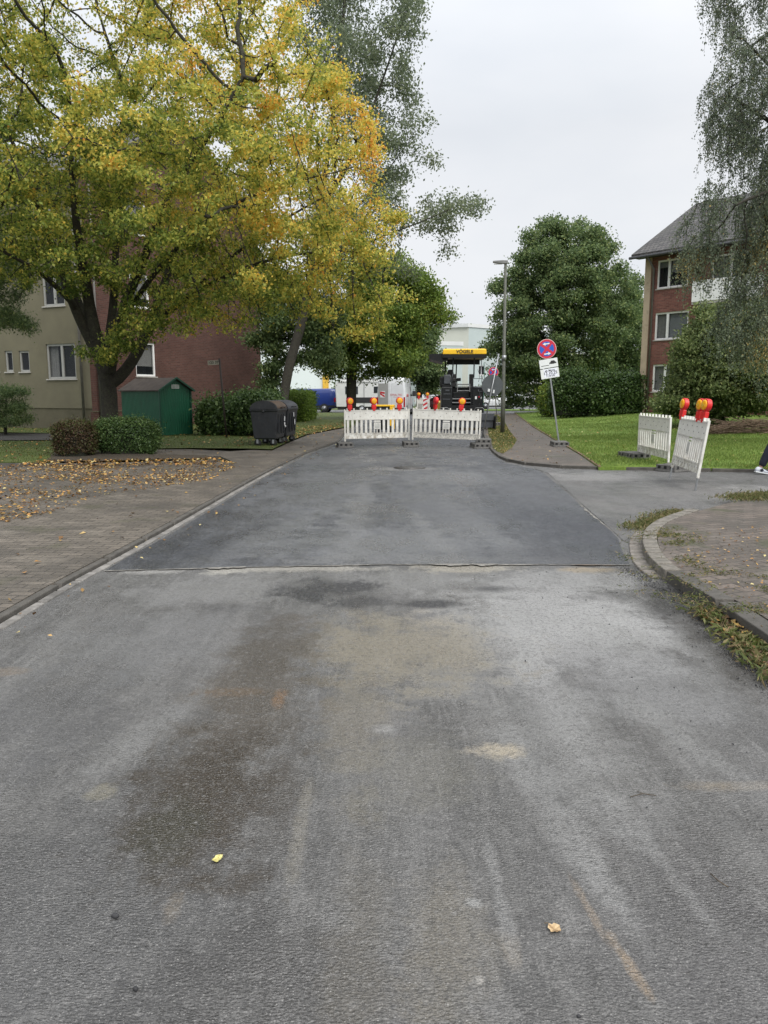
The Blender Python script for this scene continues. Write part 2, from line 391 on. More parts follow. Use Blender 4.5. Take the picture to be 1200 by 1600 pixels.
new_stains = [
    (600, 850, 220, 30, (0.18, 0.183, 0.187), .8, 0), (440, 830, 40, 60, (0.17, 0.173, 0.177), .6, -.25), (760, 830, 30, 60, (0.17, 0.173, 0.177), .6, .1), (500, 760, 90, 40, (0.16, 0.162, 0.165), .6, 0), (680, 790, 70, 50, (0.13, 0.132, 0.136), .6, 0), (910, 830, 90, 50, (0.024, 0.028, 0.038), .85, 0), (800, 790, 60, 30, (0.035, 0.04, 0.05), .5, 0),
    (260, 860, 100, 30, (0.022, 0.026, 0.034), .9, 0), (330, 810, 40, 25, (0.03, 0.034, 0.042), .7, 0), (640, 725, 40, 8, (0.02, 0.02, 0.022), .8, 0), (640, 733, 60, 3, (0.25, 0.24, 0.23), .8, 0),
    (700, 745, 120, 12, (0.17, 0.172, 0.176), .7, 0), (560, 800, 24, 70, (0.2, 0.2, 0.2), .6, 0), (680, 840, 20, 40, (0.21, 0.21, 0.21), .6, .1), (560, 720, 120, 8, (0.16, 0.16, 0.163), .6, 0), (640, 875, 260, 7, (0.17, 0.17, 0.168), .7, 0), (860, 868, 160, 14, (0.05, 0.052, 0.058), .5, 0), (680, 700, 110, 5, (0.12, 0.12, 0.12), .7, 0),
    (820, 760, 60, 30, (0.10, 0.102, 0.11), .6, 0), (420, 790, 40, 25, (0.11, 0.113, 0.12), .5, 0)]
M_NEW = asphalt('fresh_asphalt', (0.060, 0.063, 0.070), 0.7, new_stains, 0.85, 0.42, 0.5)
side_stains = [(930, 745, 90, 8, (0.3, 0.29, 0.28), .8, 0), (1100, 770, 120, 14, (0.22, 0.21, 0.2), .6, 0), (930, 790, 60, 12, (0.2, 0.19, 0.18), .5, 0),
               (1060, 752, 40, 3, (0.04, 0.04, 0.04), .8, 0), (1180, 765, 50, 8, (0.32, 0.31, 0.3), .8, 0), (950, 815, 20, 10, DK, .5, 0)]
M_SIDE = asphalt('side_road_asphalt', (0.115, 0.112, 0.108), 0.65, side_stains, 0.4, 0.5, 0.6)
M_FAR = asphalt('far_road_asphalt', (0.12, 0.12, 0.12), 0.3, [], 0.3, 0.6, 0.3)

def paver_mat(name, cols, scale, rot, moss=0.35, ratio=0.5):
    m, t, b = new_mat(name); c0 = t.nodes.new('ShaderNodeTexCoord'); mp = t.nodes.new('ShaderNodeMapping')
    mp.inputs['Rotation'].default_value = (0, 0, rot); L(t, c0.outputs['Object'], mp.inputs[0]); v = c0.outputs['Object']
    br = t.nodes.new('ShaderNodeTexBrick'); L(t, mp.outputs[0], br.inputs['Vector'])
    br.inputs['Scale'].default_value = 1; br.inputs['Brick Width'].default_value = scale; br.inputs['Row Height'].default_value = scale * ratio
    br.inputs['Mortar Size'].default_value = 0.0065; br.inputs['Mortar Smooth'].default_value = 0.3; br.inputs['Bias'].default_value = 0
    br.inputs['Color1'].default_value = (*cols[0], 1); br.inputs['Color2'].default_value = (*cols[1], 1); br.inputs['Mortar'].default_value = (*cols[2], 1)
    n = noise(t, v, 0.8, 6, 0.62); f = noise(t, v, 40, 5, 0.6)
    c = mix(t, ramp(t, n, [(0.36, .75), (0.56, 0.0)]), br.outputs['Color'], cols[3])
    c = mix(t, ramp(t, noise(t, v, 2.1, 6, .65), [(0.55, 0.0), (0.75, .55)]), c, cols[4])
    c = mix(t, math_(t, 'MULTIPLY', ramp(t, f, [(0.35, 1.0), (0.6, 0.0)]), 0.5), c, tuple(x * .45 for x in cols[0]))
    c = mix(t, ramp(t, noise(t, v, 1.7, 5), [(0.58, 0.0), (0.7, moss)]), c, (0.05, 0.055, 0.02))
    L(t, c, b.inputs['Base Color']); b.inputs['Roughness'].default_value = 0.62
    h = math_(t, 'ADD', math_(t, 'MULTIPLY', br.outputs['Fac'], -1.0), math_(t, 'MULTIPLY', f, 0.5))
    bump(t, b, h, 0.7, 0.006); return m
M_PAVE_L = paver_mat('left_brick_paving', [(0.105, 0.09, 0.073), (0.17, 0.145, 0.118), (0.025, 0.022, 0.019), (0.055, 0.049, 0.042), (0.28, 0.245, 0.20)], 0.22, 0.08)
M_PAVE_R = paver_mat('right_brick_paving', [(0.095, 0.078, 0.062), (0.16, 0.128, 0.105), (0.022, 0.021, 0.017), (0.068, 0.062, 0.052), (0.20, 0.18, 0.155)], 0.24, -0.35, 0.8)
M_KERB = paint('kerb_stone', (0.20, 0.18, 0.155), 0.8, 0, .4, 9, (0.06, 0.06, 0.04), .7, .6)
M_KERBD = paint('kerb_stone_dark', (0.085, 0.078, 0.068), 0.85, 0, .35, 7, (0.04, 0.04, 0.03), .4, .5)
M_GUT = paint('gutter_stone', (0.23, 0.205, 0.18), 0.8, 0, .4, 10, (0.07, 0.066, 0.055), .75, .6)
M_GUTL = paint('gutter_line', (0.27, 0.255, 0.235), 0.8, 0, .45, 3, (0.06, 0.056, 0.05), 1.0, .5)
def grass_ground(name, a, bcol, c3):
    m, t, b = new_mat(name); v = objco(t)
    c = ramp(t, noise(t, v, 0.7, 6, .6), [(0.3, a), (0.7, bcol)])
    c = mix(t, ramp(t, noise(t, v, 25, 5, .7), [(0.3, 0.8), (0.6, 0.0)]), c, tuple(x * .4 for x in a))
    c = mix(t, ramp(t, noise(t, v, 2.3, 5, .7), [(0.56, 0.0), (0.72, .6)]), c, c3)
    L(t, c, b.inputs['Base Color']); b.inputs['Roughness'].default_value = 0.9
    bump(t, b, noise(t, v, 30, 4, .7), 0.8, 0.03); return m
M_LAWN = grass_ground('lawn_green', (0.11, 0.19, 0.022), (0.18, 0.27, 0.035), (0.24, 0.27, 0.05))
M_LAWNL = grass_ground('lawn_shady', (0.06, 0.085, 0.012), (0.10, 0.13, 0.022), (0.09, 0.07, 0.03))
M_SOIL = grass_ground('soil', (0.05, 0.038, 0.026), (0.075, 0.055, 0.035), (0.05, 0.06, 0.02))
M_PATH = paint('dark_path', (0.06, 0.054, 0.048), 0.8, 0, .4, 3, (0.03, 0.028, 0.024), .5, .6)

def V2(*pts): return [Vector((p[0], p[1])) for p in pts]
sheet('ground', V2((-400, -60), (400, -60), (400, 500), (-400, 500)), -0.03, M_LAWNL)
eL = [G(0, 975), G(100, 915), G(200, 862), G(300, 805), G(400, 748), G(440, 727), G(480, 708), G(510, 698), G(530, 691)]
eL = [Vector((-2.75, -4, 0)), Vector((-2.66, 1, 0))] + eL + [Vector((-1.5, 28, 0)), Vector((-1.35, 41, 0)), Vector((-1.0, 62, 0))]
eLs = smooth_line(eL, 2)
eRfar = [G(768, 706), Vector((3.6, 28, 0)), Vector((4.5, 35, 0)), Vector((5.3, 41, 0)), Vector((6.5, 52, 0)), Vector((7.2, 62, 0))]
kerbR = [Vector((3.1, -3, 0)), G(1330, 1130), G(1265, 1066), G(1200, 1014), G(1150, 977), G(1100, 946), G(1060, 921), G(1035, 907), G(1015, 889), G(1004, 870), G(1002, 850), G(1011, 833), G(1035, 819), G(1075, 806)]
kerbRs = smooth_line(kerbR, 2)
front = [G(768, 706), G(778, 716), G(800, 724), G(850, 731), G(935, 734), G(1000, 735), G(1100, 737), G(1200, 739), G(1400, 742), G(1800, 746)]
fronts = smooth_line(front, 2)
# old asphalt sheet runs under everything paved
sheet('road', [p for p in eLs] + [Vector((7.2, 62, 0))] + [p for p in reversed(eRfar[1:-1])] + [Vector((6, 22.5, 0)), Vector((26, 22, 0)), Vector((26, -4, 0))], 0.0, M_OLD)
fresh = [G(163, 893), G(200, 871)] + [p for p in offset_line(eLs, -0.14) if 8.2 < p.y < 24] + \
        [Vector((-1.3, 28, 0)), Vector((-1.2, 41, 0)), Vector((-.9, 61.8, 0)), Vector((7.0, 61.8, 0)), Vector((6.4, 52, 0)), Vector((5.2, 41, 0)), Vector((4.4, 35, 0)), Vector((3.5, 28, 0)),
         G(768, 710), G(790, 724), G(835, 733), G(850, 740), G(905, 787), G(950, 826), G(966, 842), G(972, 862), G(985, 884), G(820, 883), G(600, 883), G(400, 887)]
sheet('fresh_asphalt_patch', fresh, 0.005, M_NEW)
side = [G(856, 739), G(835, 732.5), G(935, 736), G(1100, 739), G(1400, 744), G(1800, 748), Vector((26, 8.4, 0)), G(1500, 790), G(1200, 786), G(1140, 792), G(1062, 803), G(1010, 826), G(975, 846), G(950, 823), G(905, 784)]
sheet('side_road', side, 0.0045, M_SIDE)
# pale joint seam between old and fresh asphalt, with spilled patches
M_SEAM = paint('seam_mortar', (0.27, 0.255, 0.225), 0.85, 0, .4, 22, (0.10, 0.095, 0.09), .75, .8)
def ribbon(name, pts, wfun, z, mat, kind='structure'):
    pts = resample(pts, 0.04); mb = MB(); n = len(pts); vs = []
    for i, p in enumerate(pts):
        t = (pts[min(i + 1, n - 1)] - pts[max(i - 1, 0)]).normalized(); q = Vector((-t.y, t.x, 0)); a, b = wfun(i / n, p)
        vs += [p + q * a, p - q * b]
    mb.add([(v.x, v.y, z) for v in vs], [(2 * i, 2 * i + 1, 2 * i + 3, 2 * i + 2) for i in range(n - 1)])
    o = mb.build(name, mat); o['kind'] = kind; return o
def wf(s, p):
    k = mnoise.noise(Vector((p.x * 6, p.y * 6, 1))) ; k2 = mnoise.noise(Vector((p.x * 1.3, 4, 1)))
    w0 = 0.010 + 0.02 * k + 0.03 * max(0, k2) + .015 * mnoise.noise(Vector((p.x * 27, p.y, 5)))
    return 0.008, max(0.002, w0)
ribbon('road_seam', [G(163, 893), G(400, 887), G(600, 883), G(820, 883), G(985, 884)], wf, 0.0085, M_SEAM)
ribbon('road_seam_spill', [G(322, 889), G(384, 887)], lambda s, p: (0.006, 0.10 * math.sin(math.pi * s) ** .5 * (0.6 + .6 * mnoise.noise(p * 9) + .5 * mnoise.noise(p * 31))), 0.0125, M_SEAM)
ribbon('road_seam_spill', [G(668, 883), G(778, 883)], lambda s, p: (0.006, 0.11 * math.sin(math.pi * s) ** .5 * (0.6 + .6 * mnoise.noise(p * 7) + .5 * mnoise.noise(p * 29))), 0.0125, M_SEAM)
M_SEAM2 = paint('seam_rusty', (0.22, 0.17, 0.12), 0.85, 0, .4, 24, (0.10, 0.085, 0.07), .8, .8)
ribbon('road_seam_spill', [G(892, 884), G(962, 885)], lambda s, p: (0.012 * abs(math.sin(math.pi * s)), max(.002, 0.04 * math.sin(math.pi * s) * (.7 + .7 * mnoise.noise(p * 8) + .6 * mnoise.noise(p * 33)))), 0.0125, M_SEAM2)
ribbon('road_seam', [G(900, 783), G(925, 805), G(958, 832)], lambda s, p: (0.004, max(.002, 0.03 * math.sin(math.pi * s) * (.7 + mnoise.noise(p * 5) + .5 * mnoise.noise(p * 19)))), 0.0088, M_SEAM)
# cross street
sheet('cross_street', V2((-90, 62), (90, 62), (90, 74), (-90, 74)), 0.0, M_FAR, )
sheet('cross_street_parking', V2((9, 75), (60, 75), (60, 130), (9, 130)), -0.01, M_FAR)

# left paving, raised by a low dark edge
lp_edge = [p for p in offset_line(eLs, 0.06) if p.y < 60]
ZL = 0.045
litter_edge = [G(310, 722, ZL), G(160, 727, ZL), G(0, 727, ZL)]
left_pave = [Vector((p.x, p.y, 0)) for p in lp_edge if p.y < 27] + [G(545, 668, ZL), G(520, 672, ZL), G(480, 680, ZL), G(455, 690, ZL), G(425, 704, ZL), G(395, 703, ZL), G(360, 705, ZL), G(300, 702, ZL), G(240, 702, ZL), G(240, 712, ZL), G(345, 713, ZL), G(365, 722, ZL)] + \
            litter_edge + [G(-300, 729, ZL), Vector((-30, 15, 0)), Vector((-30, -4, 0))]
sheet('left_pavement', left_pave, ZL, M_PAVE_L, skirt=0.09)
stones('left_kerb', [Vector((p.x, p.y, 0)) for p in offset_line(eLs, -0.005) if p.y < 60], 0.07, -0.02, 0.04, 1.0, M_KERBD, gap=0.004, jit=.002)
stones('left_gutter_line', [Vector((p.x, p.y, 0)) for p in offset_line(eLs, -0.012) if p.y < 17], 0.075, -0.02, 0.0105, 0.33, M_GUTL, side=-1, jit=.003)
# strip of grit in the kerb joint on left
stones('litter_kerb', [G(345, 721, ZL), G(160, 727, ZL), G(-250, 728, ZL)], 0.07, 0.0, ZL + .05, 1.0, M_KERBD)
lawnL = [G(225, 702, ZL), G(300, 701, ZL), G(395, 702, ZL), G(425, 703, ZL), G(455, 689, ZL), G(480, 679, ZL), G(520, 671, ZL), G(545, 667, ZL), G(560, 655, ZL), Vector((-1.6, 61, 0)), Vector((-40, 61, 0)), Vector((-40, 32, 0)), G(-300, 672, ZL), G(0, 676, ZL), G(100, 678, ZL)]
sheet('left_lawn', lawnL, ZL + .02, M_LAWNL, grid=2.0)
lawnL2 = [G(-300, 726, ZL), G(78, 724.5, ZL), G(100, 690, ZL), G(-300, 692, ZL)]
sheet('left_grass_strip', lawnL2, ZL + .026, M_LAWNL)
bed = [G(70, 724, ZL), G(345, 718, ZL), G(320, 713, ZL), G(232, 712, ZL), G(225, 700, ZL), G(100, 690, ZL)]
sheet('hedge_bed', bed, ZL + .031, M_SOIL)
sheet('left_path', [G(-300, 692, ZL), G(100, 689, ZL), G(225, 700, ZL), G(225, 686, ZL), G(100, 679, ZL), G(-300, 678, ZL)], ZL + .036, M_PATH)

# right far pavement, verge, lawn
ZR = 0.05
swR = [G(935, 731, ZR), G(905, 710, ZR), G(870, 690, ZR), G(832, 667, ZR), G(812, 652, ZR), G(803, 645, ZR)]
walk = [Vector((p.x, p.y, 0)) for p in offset_line(fronts, 0.10) if p.x < 5.3] + swR + [G(770, 645, ZR), G(757, 652, ZR)] + [Vector((p.x + .12, p.y, 0)) for p in reversed(eRfar[1:4])]
sheet('right_pavement', walk, ZR, M_PAVE_R, skirt=0.09)
verge = [G(771, 704, ZR), G(786, 709, ZR), G(800, 700, ZR), G(808, 688, ZR), G(795, 672, ZR), G(786, 655, ZR), G(776, 648, ZR), G(760, 652, ZR)] + [Vector((p.x + .2, p.y, 0)) for p in reversed(eRfar[1:4])]
M_VERGE = grass_ground('verge_grass', (0.09, 0.085, 0.02), (0.15, 0.13, 0.035), (0.22, 0.15, 0.04))
sheet('right_verge', verge, ZR + .006, M_VERGE)
def sst(x): x = max(0.0, min(1.0, x)); return x * x * (3 - 2 * x)
def edgeX(Y):
    pts = [(p.y, p.x) for p in swR]
    if Y <= pts[0][0]: return pts[0][1]
    for (a, xa), (b, xb) in zip(pts[:-1], pts[1:]):
        if Y <= b: return xa + (xb - xa) * (Y - a) / (b - a)
    return pts[-1][1]
def lawn_h(x, y):
    return 0.07 + 0.55 * sst((x - edgeX(y)) / 8.0) * sst((y - 17) / 24) + 0.5 * sst((y - 17) / 30) * 0
lf = [Vector((p.x, p.y)) for p in offset_line(fronts, 0.10) if p.x >= 5.2]
lawn_poly = [Vector((p.x, p.y)) for p in lf] + [Vector((40, 17)), Vector((60, 40)), Vector((60, 61.5)), Vector((11.5, 61.5))] + [Vector((p.x, p.y)) for p in reversed(swR)]
sheet('right_lawn', lawn_poly, 0.07, M_LAWN, grid=1.2, hf=lawn_h, skirt=0.1)
stones('right_front_kerb', [Vector((p.x, p.y, 0)) for p in fronts], 0.09, -0.03, 0.065, 1.0, M_KERBD, gap=.004, jit=.002)
stones('right_walk_edging', [Vector((p.x, p.y, 0)) for p in swR], 0.06, 0.0, 0.085, 0.5, paint('red_edging', (0.17, 0.09, 0.07), .85, 0, .3, 8, (0.08, .06, .05), .4), side=-1)
stones('right_road_kerb', [Vector((p.x, p.y, 0)) for p in smooth_line(eRfar, 2)], 0.11, -0.03, 0.06, 1.0, M_KERBD, side=-1)
sheet('far_grass_strip', V2((7.5, 69), (60, 69), (60, 75), (7.5, 75)), 0.06, M_LAWN)

# near right pavement island
ZI = 0.085
isl = [Vector((p.x, p.y, 0)) for p in offset_line(kerbRs, -0.15)] + [G(1140, 791, ZI * .4), G(1200, 780, ZI * .4), G(1400, 778, 0), Vector((26, 9.0, 0)), Vector((26, -3, 0))]
sheet('corner_pavement', isl, ZI, M_PAVE_R, skirt=0.12)
kn = [p for p in kerbRs if p.y > G(0, 912).y]; kd = [p for p in kerbRs if p.y <= G(0, 905).y]
stones('corner_kerb', [Vector((p.x, p.y, 0)) for p in kn], 0.145, -0.03, ZI + .012, 0.24, M_KERB, side=-1)
stones('corner_kerb_dark', [Vector((p.x, p.y, 0)) for p in kd], 0.145, -0.03, ZI + .008, 0.9, M_KERBD, side=-1, gap=.004)
gut = [G(1017, 905), G(992, 890), G(982, 868), G(980, 848), G(986, 835), G(1000, 826)]
gut = smooth_line([Vector((p.x, p.y, 0)) for p in gut], 2)
stones('corner_gutter', offset_line(gut, -0.012), 0.17, -0.02, 0.018, 0.155, M_GUT, side=-1)

# manhole in the fresh asphalt
mh = empty('manhole_cover', G(640, 731, 0.006), 0, 'round iron manhole cover set in the fresh asphalt before the fence barriers', 'manhole cover')
mb = MB(); mb.path([(0, 0, -0.03), (0, 0, 0.006)], [.34, .34], 32); mb.build('frame', paint('iron', (0.07, 0.065, 0.06), .6, .6), mh)
mb = MB(); mb.path([(0, 0, 0.0), (0, 0, 0.011)], [.29, .29], 32)
for k in range(8):
    a = k * math.pi / 4; mb.box(-.03, .03, .12, .24, .0105, .015, M=Matrix.Rotation(a, 4, 'Z'))
mb.build('lid', paint('iron_lid', (0.11, 0.105, 0.10), .55, .5), mh)

# ------------------------------------------------------------------ leaf litter, grass, weeds (stuff)
M_LITTER = leaf_mat('litter_leaves', [(0.0, (0.07, 0.04, 0.02)), (0.35, (0.17, 0.09, 0.035)), (0.6, (0.38, 0.25, 0.07)), (0.8, (0.42, 0.20, 0.06)), (1.0, (0.55, 0.47, 0.22))], .1, .6)
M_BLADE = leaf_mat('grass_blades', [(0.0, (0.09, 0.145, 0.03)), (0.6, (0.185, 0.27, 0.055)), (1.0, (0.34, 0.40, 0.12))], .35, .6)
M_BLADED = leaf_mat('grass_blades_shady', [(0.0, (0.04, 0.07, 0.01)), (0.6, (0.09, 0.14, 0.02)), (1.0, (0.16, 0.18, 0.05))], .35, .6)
def litter(name, poly, n, z, size=(0.05, 0.10), dens=None, label='', zf=None, bias=0.0, kind='stuff', mat=None):
    P2 = scatter(poly, n, dens); n = len(P2)
    zz = np.array([zf(x, y) for x, y in P2]) if zf else np.full(n, z)
    P = np.column_stack([P2, zz + RNG.uniform(0.006, 0.02, n)])
    U = RNG.normal(size=(n, 3)); U[:, 2] *= 0.25
    NR = RNG.normal(size=(n, 3)) * .35; NR[:, 2] = 1
    o = leaf_mesh(name, P, RNG.uniform(*size, n), U, NR, np.clip(RNG.random(n) + bias, 0, 1), mat or M_LITTER, None, .75, .12)
    tag(o, label, 'leaves', kind=kind); return o
def blades(name, poly, n, z, h=(0.03, 0.07), label='', mat=None, zf=None, dens=None, wid=0.16, lean=.4, cat='grass'):
    P2 = scatter(poly, n, dens); n = len(P2)
    zz = np.array([zf(x, y) for x, y in P2]) if zf else np.full(n, z)
    s = RNG.uniform(*h, n); P = np.column_stack([P2, zz + s * .42])
    U = RNG.normal(size=(n, 3)) * lean; U[:, 2] = 1
    o = leaf_mesh(name, P, s, U, RNG.normal(size=(n, 3)), RNG.random(n), mat or M_BLADE, None, wid, .05)
    tag(o, label, cat, kind='stuff'); return o
def nz2(P, s, a, b):
    return np.array([max(0.02, min(1, (mnoise.noise(Vector((x * s, y * s, 3.3))) - a) / (b - a))) for x, y in P])
park = [G(0, 729, ZL), G(330, 724, ZL), G(370, 730, ZL), G(330, 750, ZL), G(160, 775, ZL), G(90, 800, ZL), G(0, 820, ZL), G(-150, 800, ZL), G(-150, 730, ZL)]
litter('fallen_leaves', park, 4200, ZL, (.022, .068), dens=lambda P: nz2(P, .9, -.5, .6), label='yellow and brown fallen leaves strewn over the parking bay paving')
litter('fallen_leaves', [G(60, 722, ZL), G(345, 718, ZL), G(370, 728, ZL), G(0, 733, ZL)], 750, ZL + .03, label='dense band of fallen leaves lying along the low hedge edging')
litter('fallen_leaves', left_pave[:len(left_pave) - 2] + [Vector((-12, 5, 0))], 420, ZL, (0.03, 0.08), label='single scattered leaves on the wide brick paving beside the road')
litter('fallen_leaves', lawnL, 2200, ZL + .03, (0.05, 0.10), label='leaves fallen on the shady lawn before the brick gable', dens=lambda P: np.where(P[:, 1] < 36, 1, .06))
litter('fallen_leaves', lawnL2, 500, ZL + .03, label='leaves fallen on the grass strip left of the low hedge')
litter('fallen_leaves', [G(440, 692, ZL), G(470, 684, ZL), G(540, 668, ZL), G(535, 660, ZL), G(460, 672, ZL)], 500, ZL + .03, label='orange leaves along the kerb behind the waste containers')
litter('fallen_leaves', verge, 1300, ZR + .01, (.035, .07), label='yellow leaves covering the verge around the lamp post', bias=.1)
litter('fallen_leaves', walk, 420, ZR, (0.03, .07), label='small leaves scattered on the narrow pavement by the tilted sign')
litter('fallen_leaves', [p for p in lawn_poly if p.x < 30], 900, 0, (0.05, .10), zf=lawn_h, dens=lambda P: np.where(P[:, 1] < 30, 1, .15), label='pale leaves dotted over the bright green lawn', bias=.2)
litter('fallen_leaves', [p for p in eLs if 2 < p.y < 26] + [p + Vector((.5, 0, 0)) for p in reversed(eLs) if 2 < p.y < 26], 130, 0.012, (0.02, .05), label='tiny leaf bits lying along the left gutter line')
blades('grass', [Vector((p.x, p.y)) for p in lawn_poly if p.x < 30] , 110000, 0, (0.03, 0.09), zf=lawn_h, dens=lambda P: np.where(P[:, 1] < 27, 1, np.where(P[:, 1] < 40, .4, .1)) * (.35 + .65 * nz2(P, .6, -.3, .3)), label='short bright green grass of the lawn on the right')
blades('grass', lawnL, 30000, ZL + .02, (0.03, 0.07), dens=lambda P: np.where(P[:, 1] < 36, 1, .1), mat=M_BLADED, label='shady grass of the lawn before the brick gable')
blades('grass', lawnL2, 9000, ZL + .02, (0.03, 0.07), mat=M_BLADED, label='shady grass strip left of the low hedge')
blades('grass', verge, 9000, ZR, (0.03, 0.08), mat=M_BLADED, label='thin grass of the leafy verge around the lamp post')
# weeds round the corner kerb
M_WEED = leaf_mat('weeds', [(0.0, (0.05, 0.06, 0.02)), (0.4, (0.11, 0.14, 0.035)), (0.65, (0.20, 0.19, 0.08)), (1.0, (0.26, 0.18, 0.10))], .3, .6)
def near_line(line, n, spread, z, label, hh, s0=0, wid=.2, mat=None, lean=.8, dens=None):
    ln = resample(line, 0.03); P = np.array([[p.x, p.y] for p in ln]); i = RNG.integers(0, len(P), n)
    Q = P[i] + RNG.normal(size=(n, 2)) * spread
    if dens is not None: Q = Q[RNG.random(len(Q)) < dens(Q)]
    n = len(Q); s = RNG.uniform(*hh, n); P3 = np.column_stack([Q, np.full(n, z) + s * .3])
    U = RNG.normal(size=(n, 3)) * lean; U[:, 2] = .8
    o = leaf_mesh('weeds', P3, s, U, RNG.normal(size=(n, 3)), RNG.random(n), mat or M_WEED, None, wid, .08)
    tag(o, label, 'weeds', kind='stuff')
near_line([G(990, 829), G(1010, 822), G(1040, 808), G(1062, 802)], 2600, .10, 0.02, 'tuft of weeds at the tip of the curved corner kerb', (.02, .07))
near_line([G(1045, 830, ZI), G(1032, 845, ZI), G(1035, 880, ZI), G(1060, 900, ZI), G(1110, 930, ZI), G(1190, 960, ZI)], 8000, .16, ZI, 'flattened weeds growing over the paving inside the corner kerb', (.015, .05), lean=2.0, dens=lambda P: nz2(P, 3, -.2, .3))
near_line([G(1090, 955), G(1130, 985), G(1180, 1030), G(1230, 1080)], 800, .06, 0.012, 'weeds and dead grass in the gutter below the dark kerb', (.03, .10), lean=1.2)
near_line([G(1165, 1005), G(1200, 1035), G(1240, 1070)], 220, .05, 0.02, 'broad leaved weeds at the foot of the dark kerb', (.03, .08), wid=.5, lean=1.0)
near_line([G(1150, 789), G(1200, 783), G(1290, 783)], 4200, .16, ZI, 'grass growing at the far edge of the corner paving', (.03, .08))
near_line([G(1120, 945, ZI), G(1150, 905, ZI), G(1200, 925, ZI)], 4500, .28, ZI, 'patches of low weeds between the corner paving bricks', (.015, .04), lean=2, dens=lambda P: nz2(P, 3, 0, .35))
litter('fallen_leaves', [G(1090, 965), G(1115, 950), G(1250, 1050), G(1260, 1110)], 260, 0.02, (.02, .06), bias=-.3, label='dead leaves caught in the gutter below the dark kerb')
litter('fallen_leaves', [G(1050, 830, ZI), G(1060, 900, ZI), G(1250, 990, ZI), G(1250, 820, ZI)], 300, ZI, (.012, .038), label='small leaves scattered over the corner paving')

# loose asphalt crumbs
M_CRUMB = paint('asphalt_crumb', (0.03, 0.03, 0.032), .7, 0, .4, 60)
def crumbs(name, Q, sizes, z, label):
    mbv = []; q = []
    base = np.array([(1, 0, 0), (0, 1, 0), (-1, 0, 0), (0, -1, 0), (0, 0, 1), (0, 0, -1)], float)
    fc = np.array([(0, 1, 4), (1, 2, 4), (2, 3, 4), (3, 0, 4), (1, 0, 5), (2, 1, 5), (3, 2, 5), (0, 3, 5)])
    n = len(Q); S = sizes[:, None, None] * (base[None] * RNG.uniform(.6, 1.25, (n, 6, 1)) + RNG.normal(size=(n, 6, 3)) * .2)
    V = S + np.column_stack([Q, z + sizes * .5])[:, None, :]
    F = (np.arange(n)[:, None, None] * 6 + fc[None]).reshape(-1, 3)
    o = fast_mesh(name, V.reshape(-1, 3), F, None, M_CRUMB); tag(o, label, 'asphalt crumbs', kind='stuff'); return o
ln = np.array([[p.x, p.y] for p in resample([G(985, 890), G(1015, 910), G(1055, 928), G(1105, 968), G(1165, 1030), G(1240, 1100)], .02)])
Q = ln[RNG.integers(0, len(ln), 3200)] + RNG.normal(size=(3200, 2)) * np.array([.055, .07]) + np.array([-.02, 0])
crumbs('asphalt_crumbs', Q, np.minimum(RNG.gamma(1.1, .0016, len(Q)) + .0010, .006), 0.006, 'loose black asphalt crumbs lying along the corner kerb')
Q = np.column_stack([RNG.normal(1.9, .55, 420), RNG.uniform(2.5, 7, 420)]); Q = Q[Q[:, 0] < 2.3]
crumbs('asphalt_crumbs', Q, np.minimum(RNG.gamma(1.2, .0015, len(Q)) + .001, .005), 0.003, 'tiny asphalt crumbs sprinkled on the right side of the road')
def crumb_thing(px, py, r, label):
    mb = MB(); mb.ball((0, 0, r * .6), (r, r * .8, r * .7), n=9, m=6)
    mb.v = [tuple(Vector(v) * (1 + .5 * mnoise.noise(Vector(v) * 90 + Vector((px, 0, 0))))) for v in mb.v]
    o = mb.build('asphalt_crumb', M_CRUMB); o.location = G(px, py, 0.0); tag(o, label, 'asphalt crumb', 'single crumbs on the road')
crumb_thing(181, 1434, .011, 'larger black asphalt crumb left of the yellow leaf')
crumb_thing(212, 1548, .009, 'black asphalt crumb near the bottom left of the road')
crumb_thing(905, 1590, .006, 'small crumb at the very bottom right of the road')

# two single leaves on the near asphalt
def big_leaf(px, py, s, cols, rot, label, round_=False):
    m, t, b = new_mat('road_leaf'); v = objco(t)
    n = noise(t, v, 45, 4, .7); c = ramp(t, n, cols); L(t, c, b.inputs['Base Color']); b.inputs['Roughness'].default_value = .5
    bump(t, b, noise(t, v, 80, 3), .5, .003)
    mb = MB(); K = 20; ring = []
    for k in range(K):
        a = 2 * math.pi * k / K; r = s * (1 + .10 * math.sin(7 * a) + .06 * math.sin(11 * a + 1)) * (1 if round_ else (1.15 if k == 0 else 1 - .18 * abs(math.sin(a))))
        ring.append((r * math.cos(a), r * math.sin(a) * .85, 0.004 + .006 * abs(math.sin(1.5 * a + .4))))
    rim2 = [(x * .5, y * .5, .003 + .002 * (k % 3)) for k, (x, y, z) in enumerate(ring)]
    mb.loft([ring, rim2], cap=False, smooth=True); mb.add(rim2 + [(0, 0, .002)], [(k, (k + 1) % K, K) for k in range(K)], True)
    root = mb.build('fallen_leaf', m); root.location = G(px, py, .002); root.rotation_euler = (0, 0, rot)
    st = MB(); st.path([(s * .95, 0, .005), (s * 1.25, .003, .006), (s * 1.55, .012, .004)], [.0009, .0008, .0012], 5); st.build('leaf_stem', paint('leaf_stem', (.2, .13, .05), .6), root)
    tag(root, label, 'leaf'); return root
big_leaf(340, 1344, .021, [(0.30, (0.14, 0.11, 0.04)), (0.42, (0.50, 0.44, 0.14)), (0.7, (0.60, 0.56, 0.25))], 1.0, 'mottled lemon yellow leaf lying on the near left asphalt')
big_leaf(866, 1453, .0205, [(0.3, (0.14, 0.07, 0.03)), (0.55, (0.48, 0.34, 0.18)), (0.75, (0.58, 0.47, 0.30))], 2.0, 'curled tan brown leaf lying on the near right asphalt', True)
twig = MB()
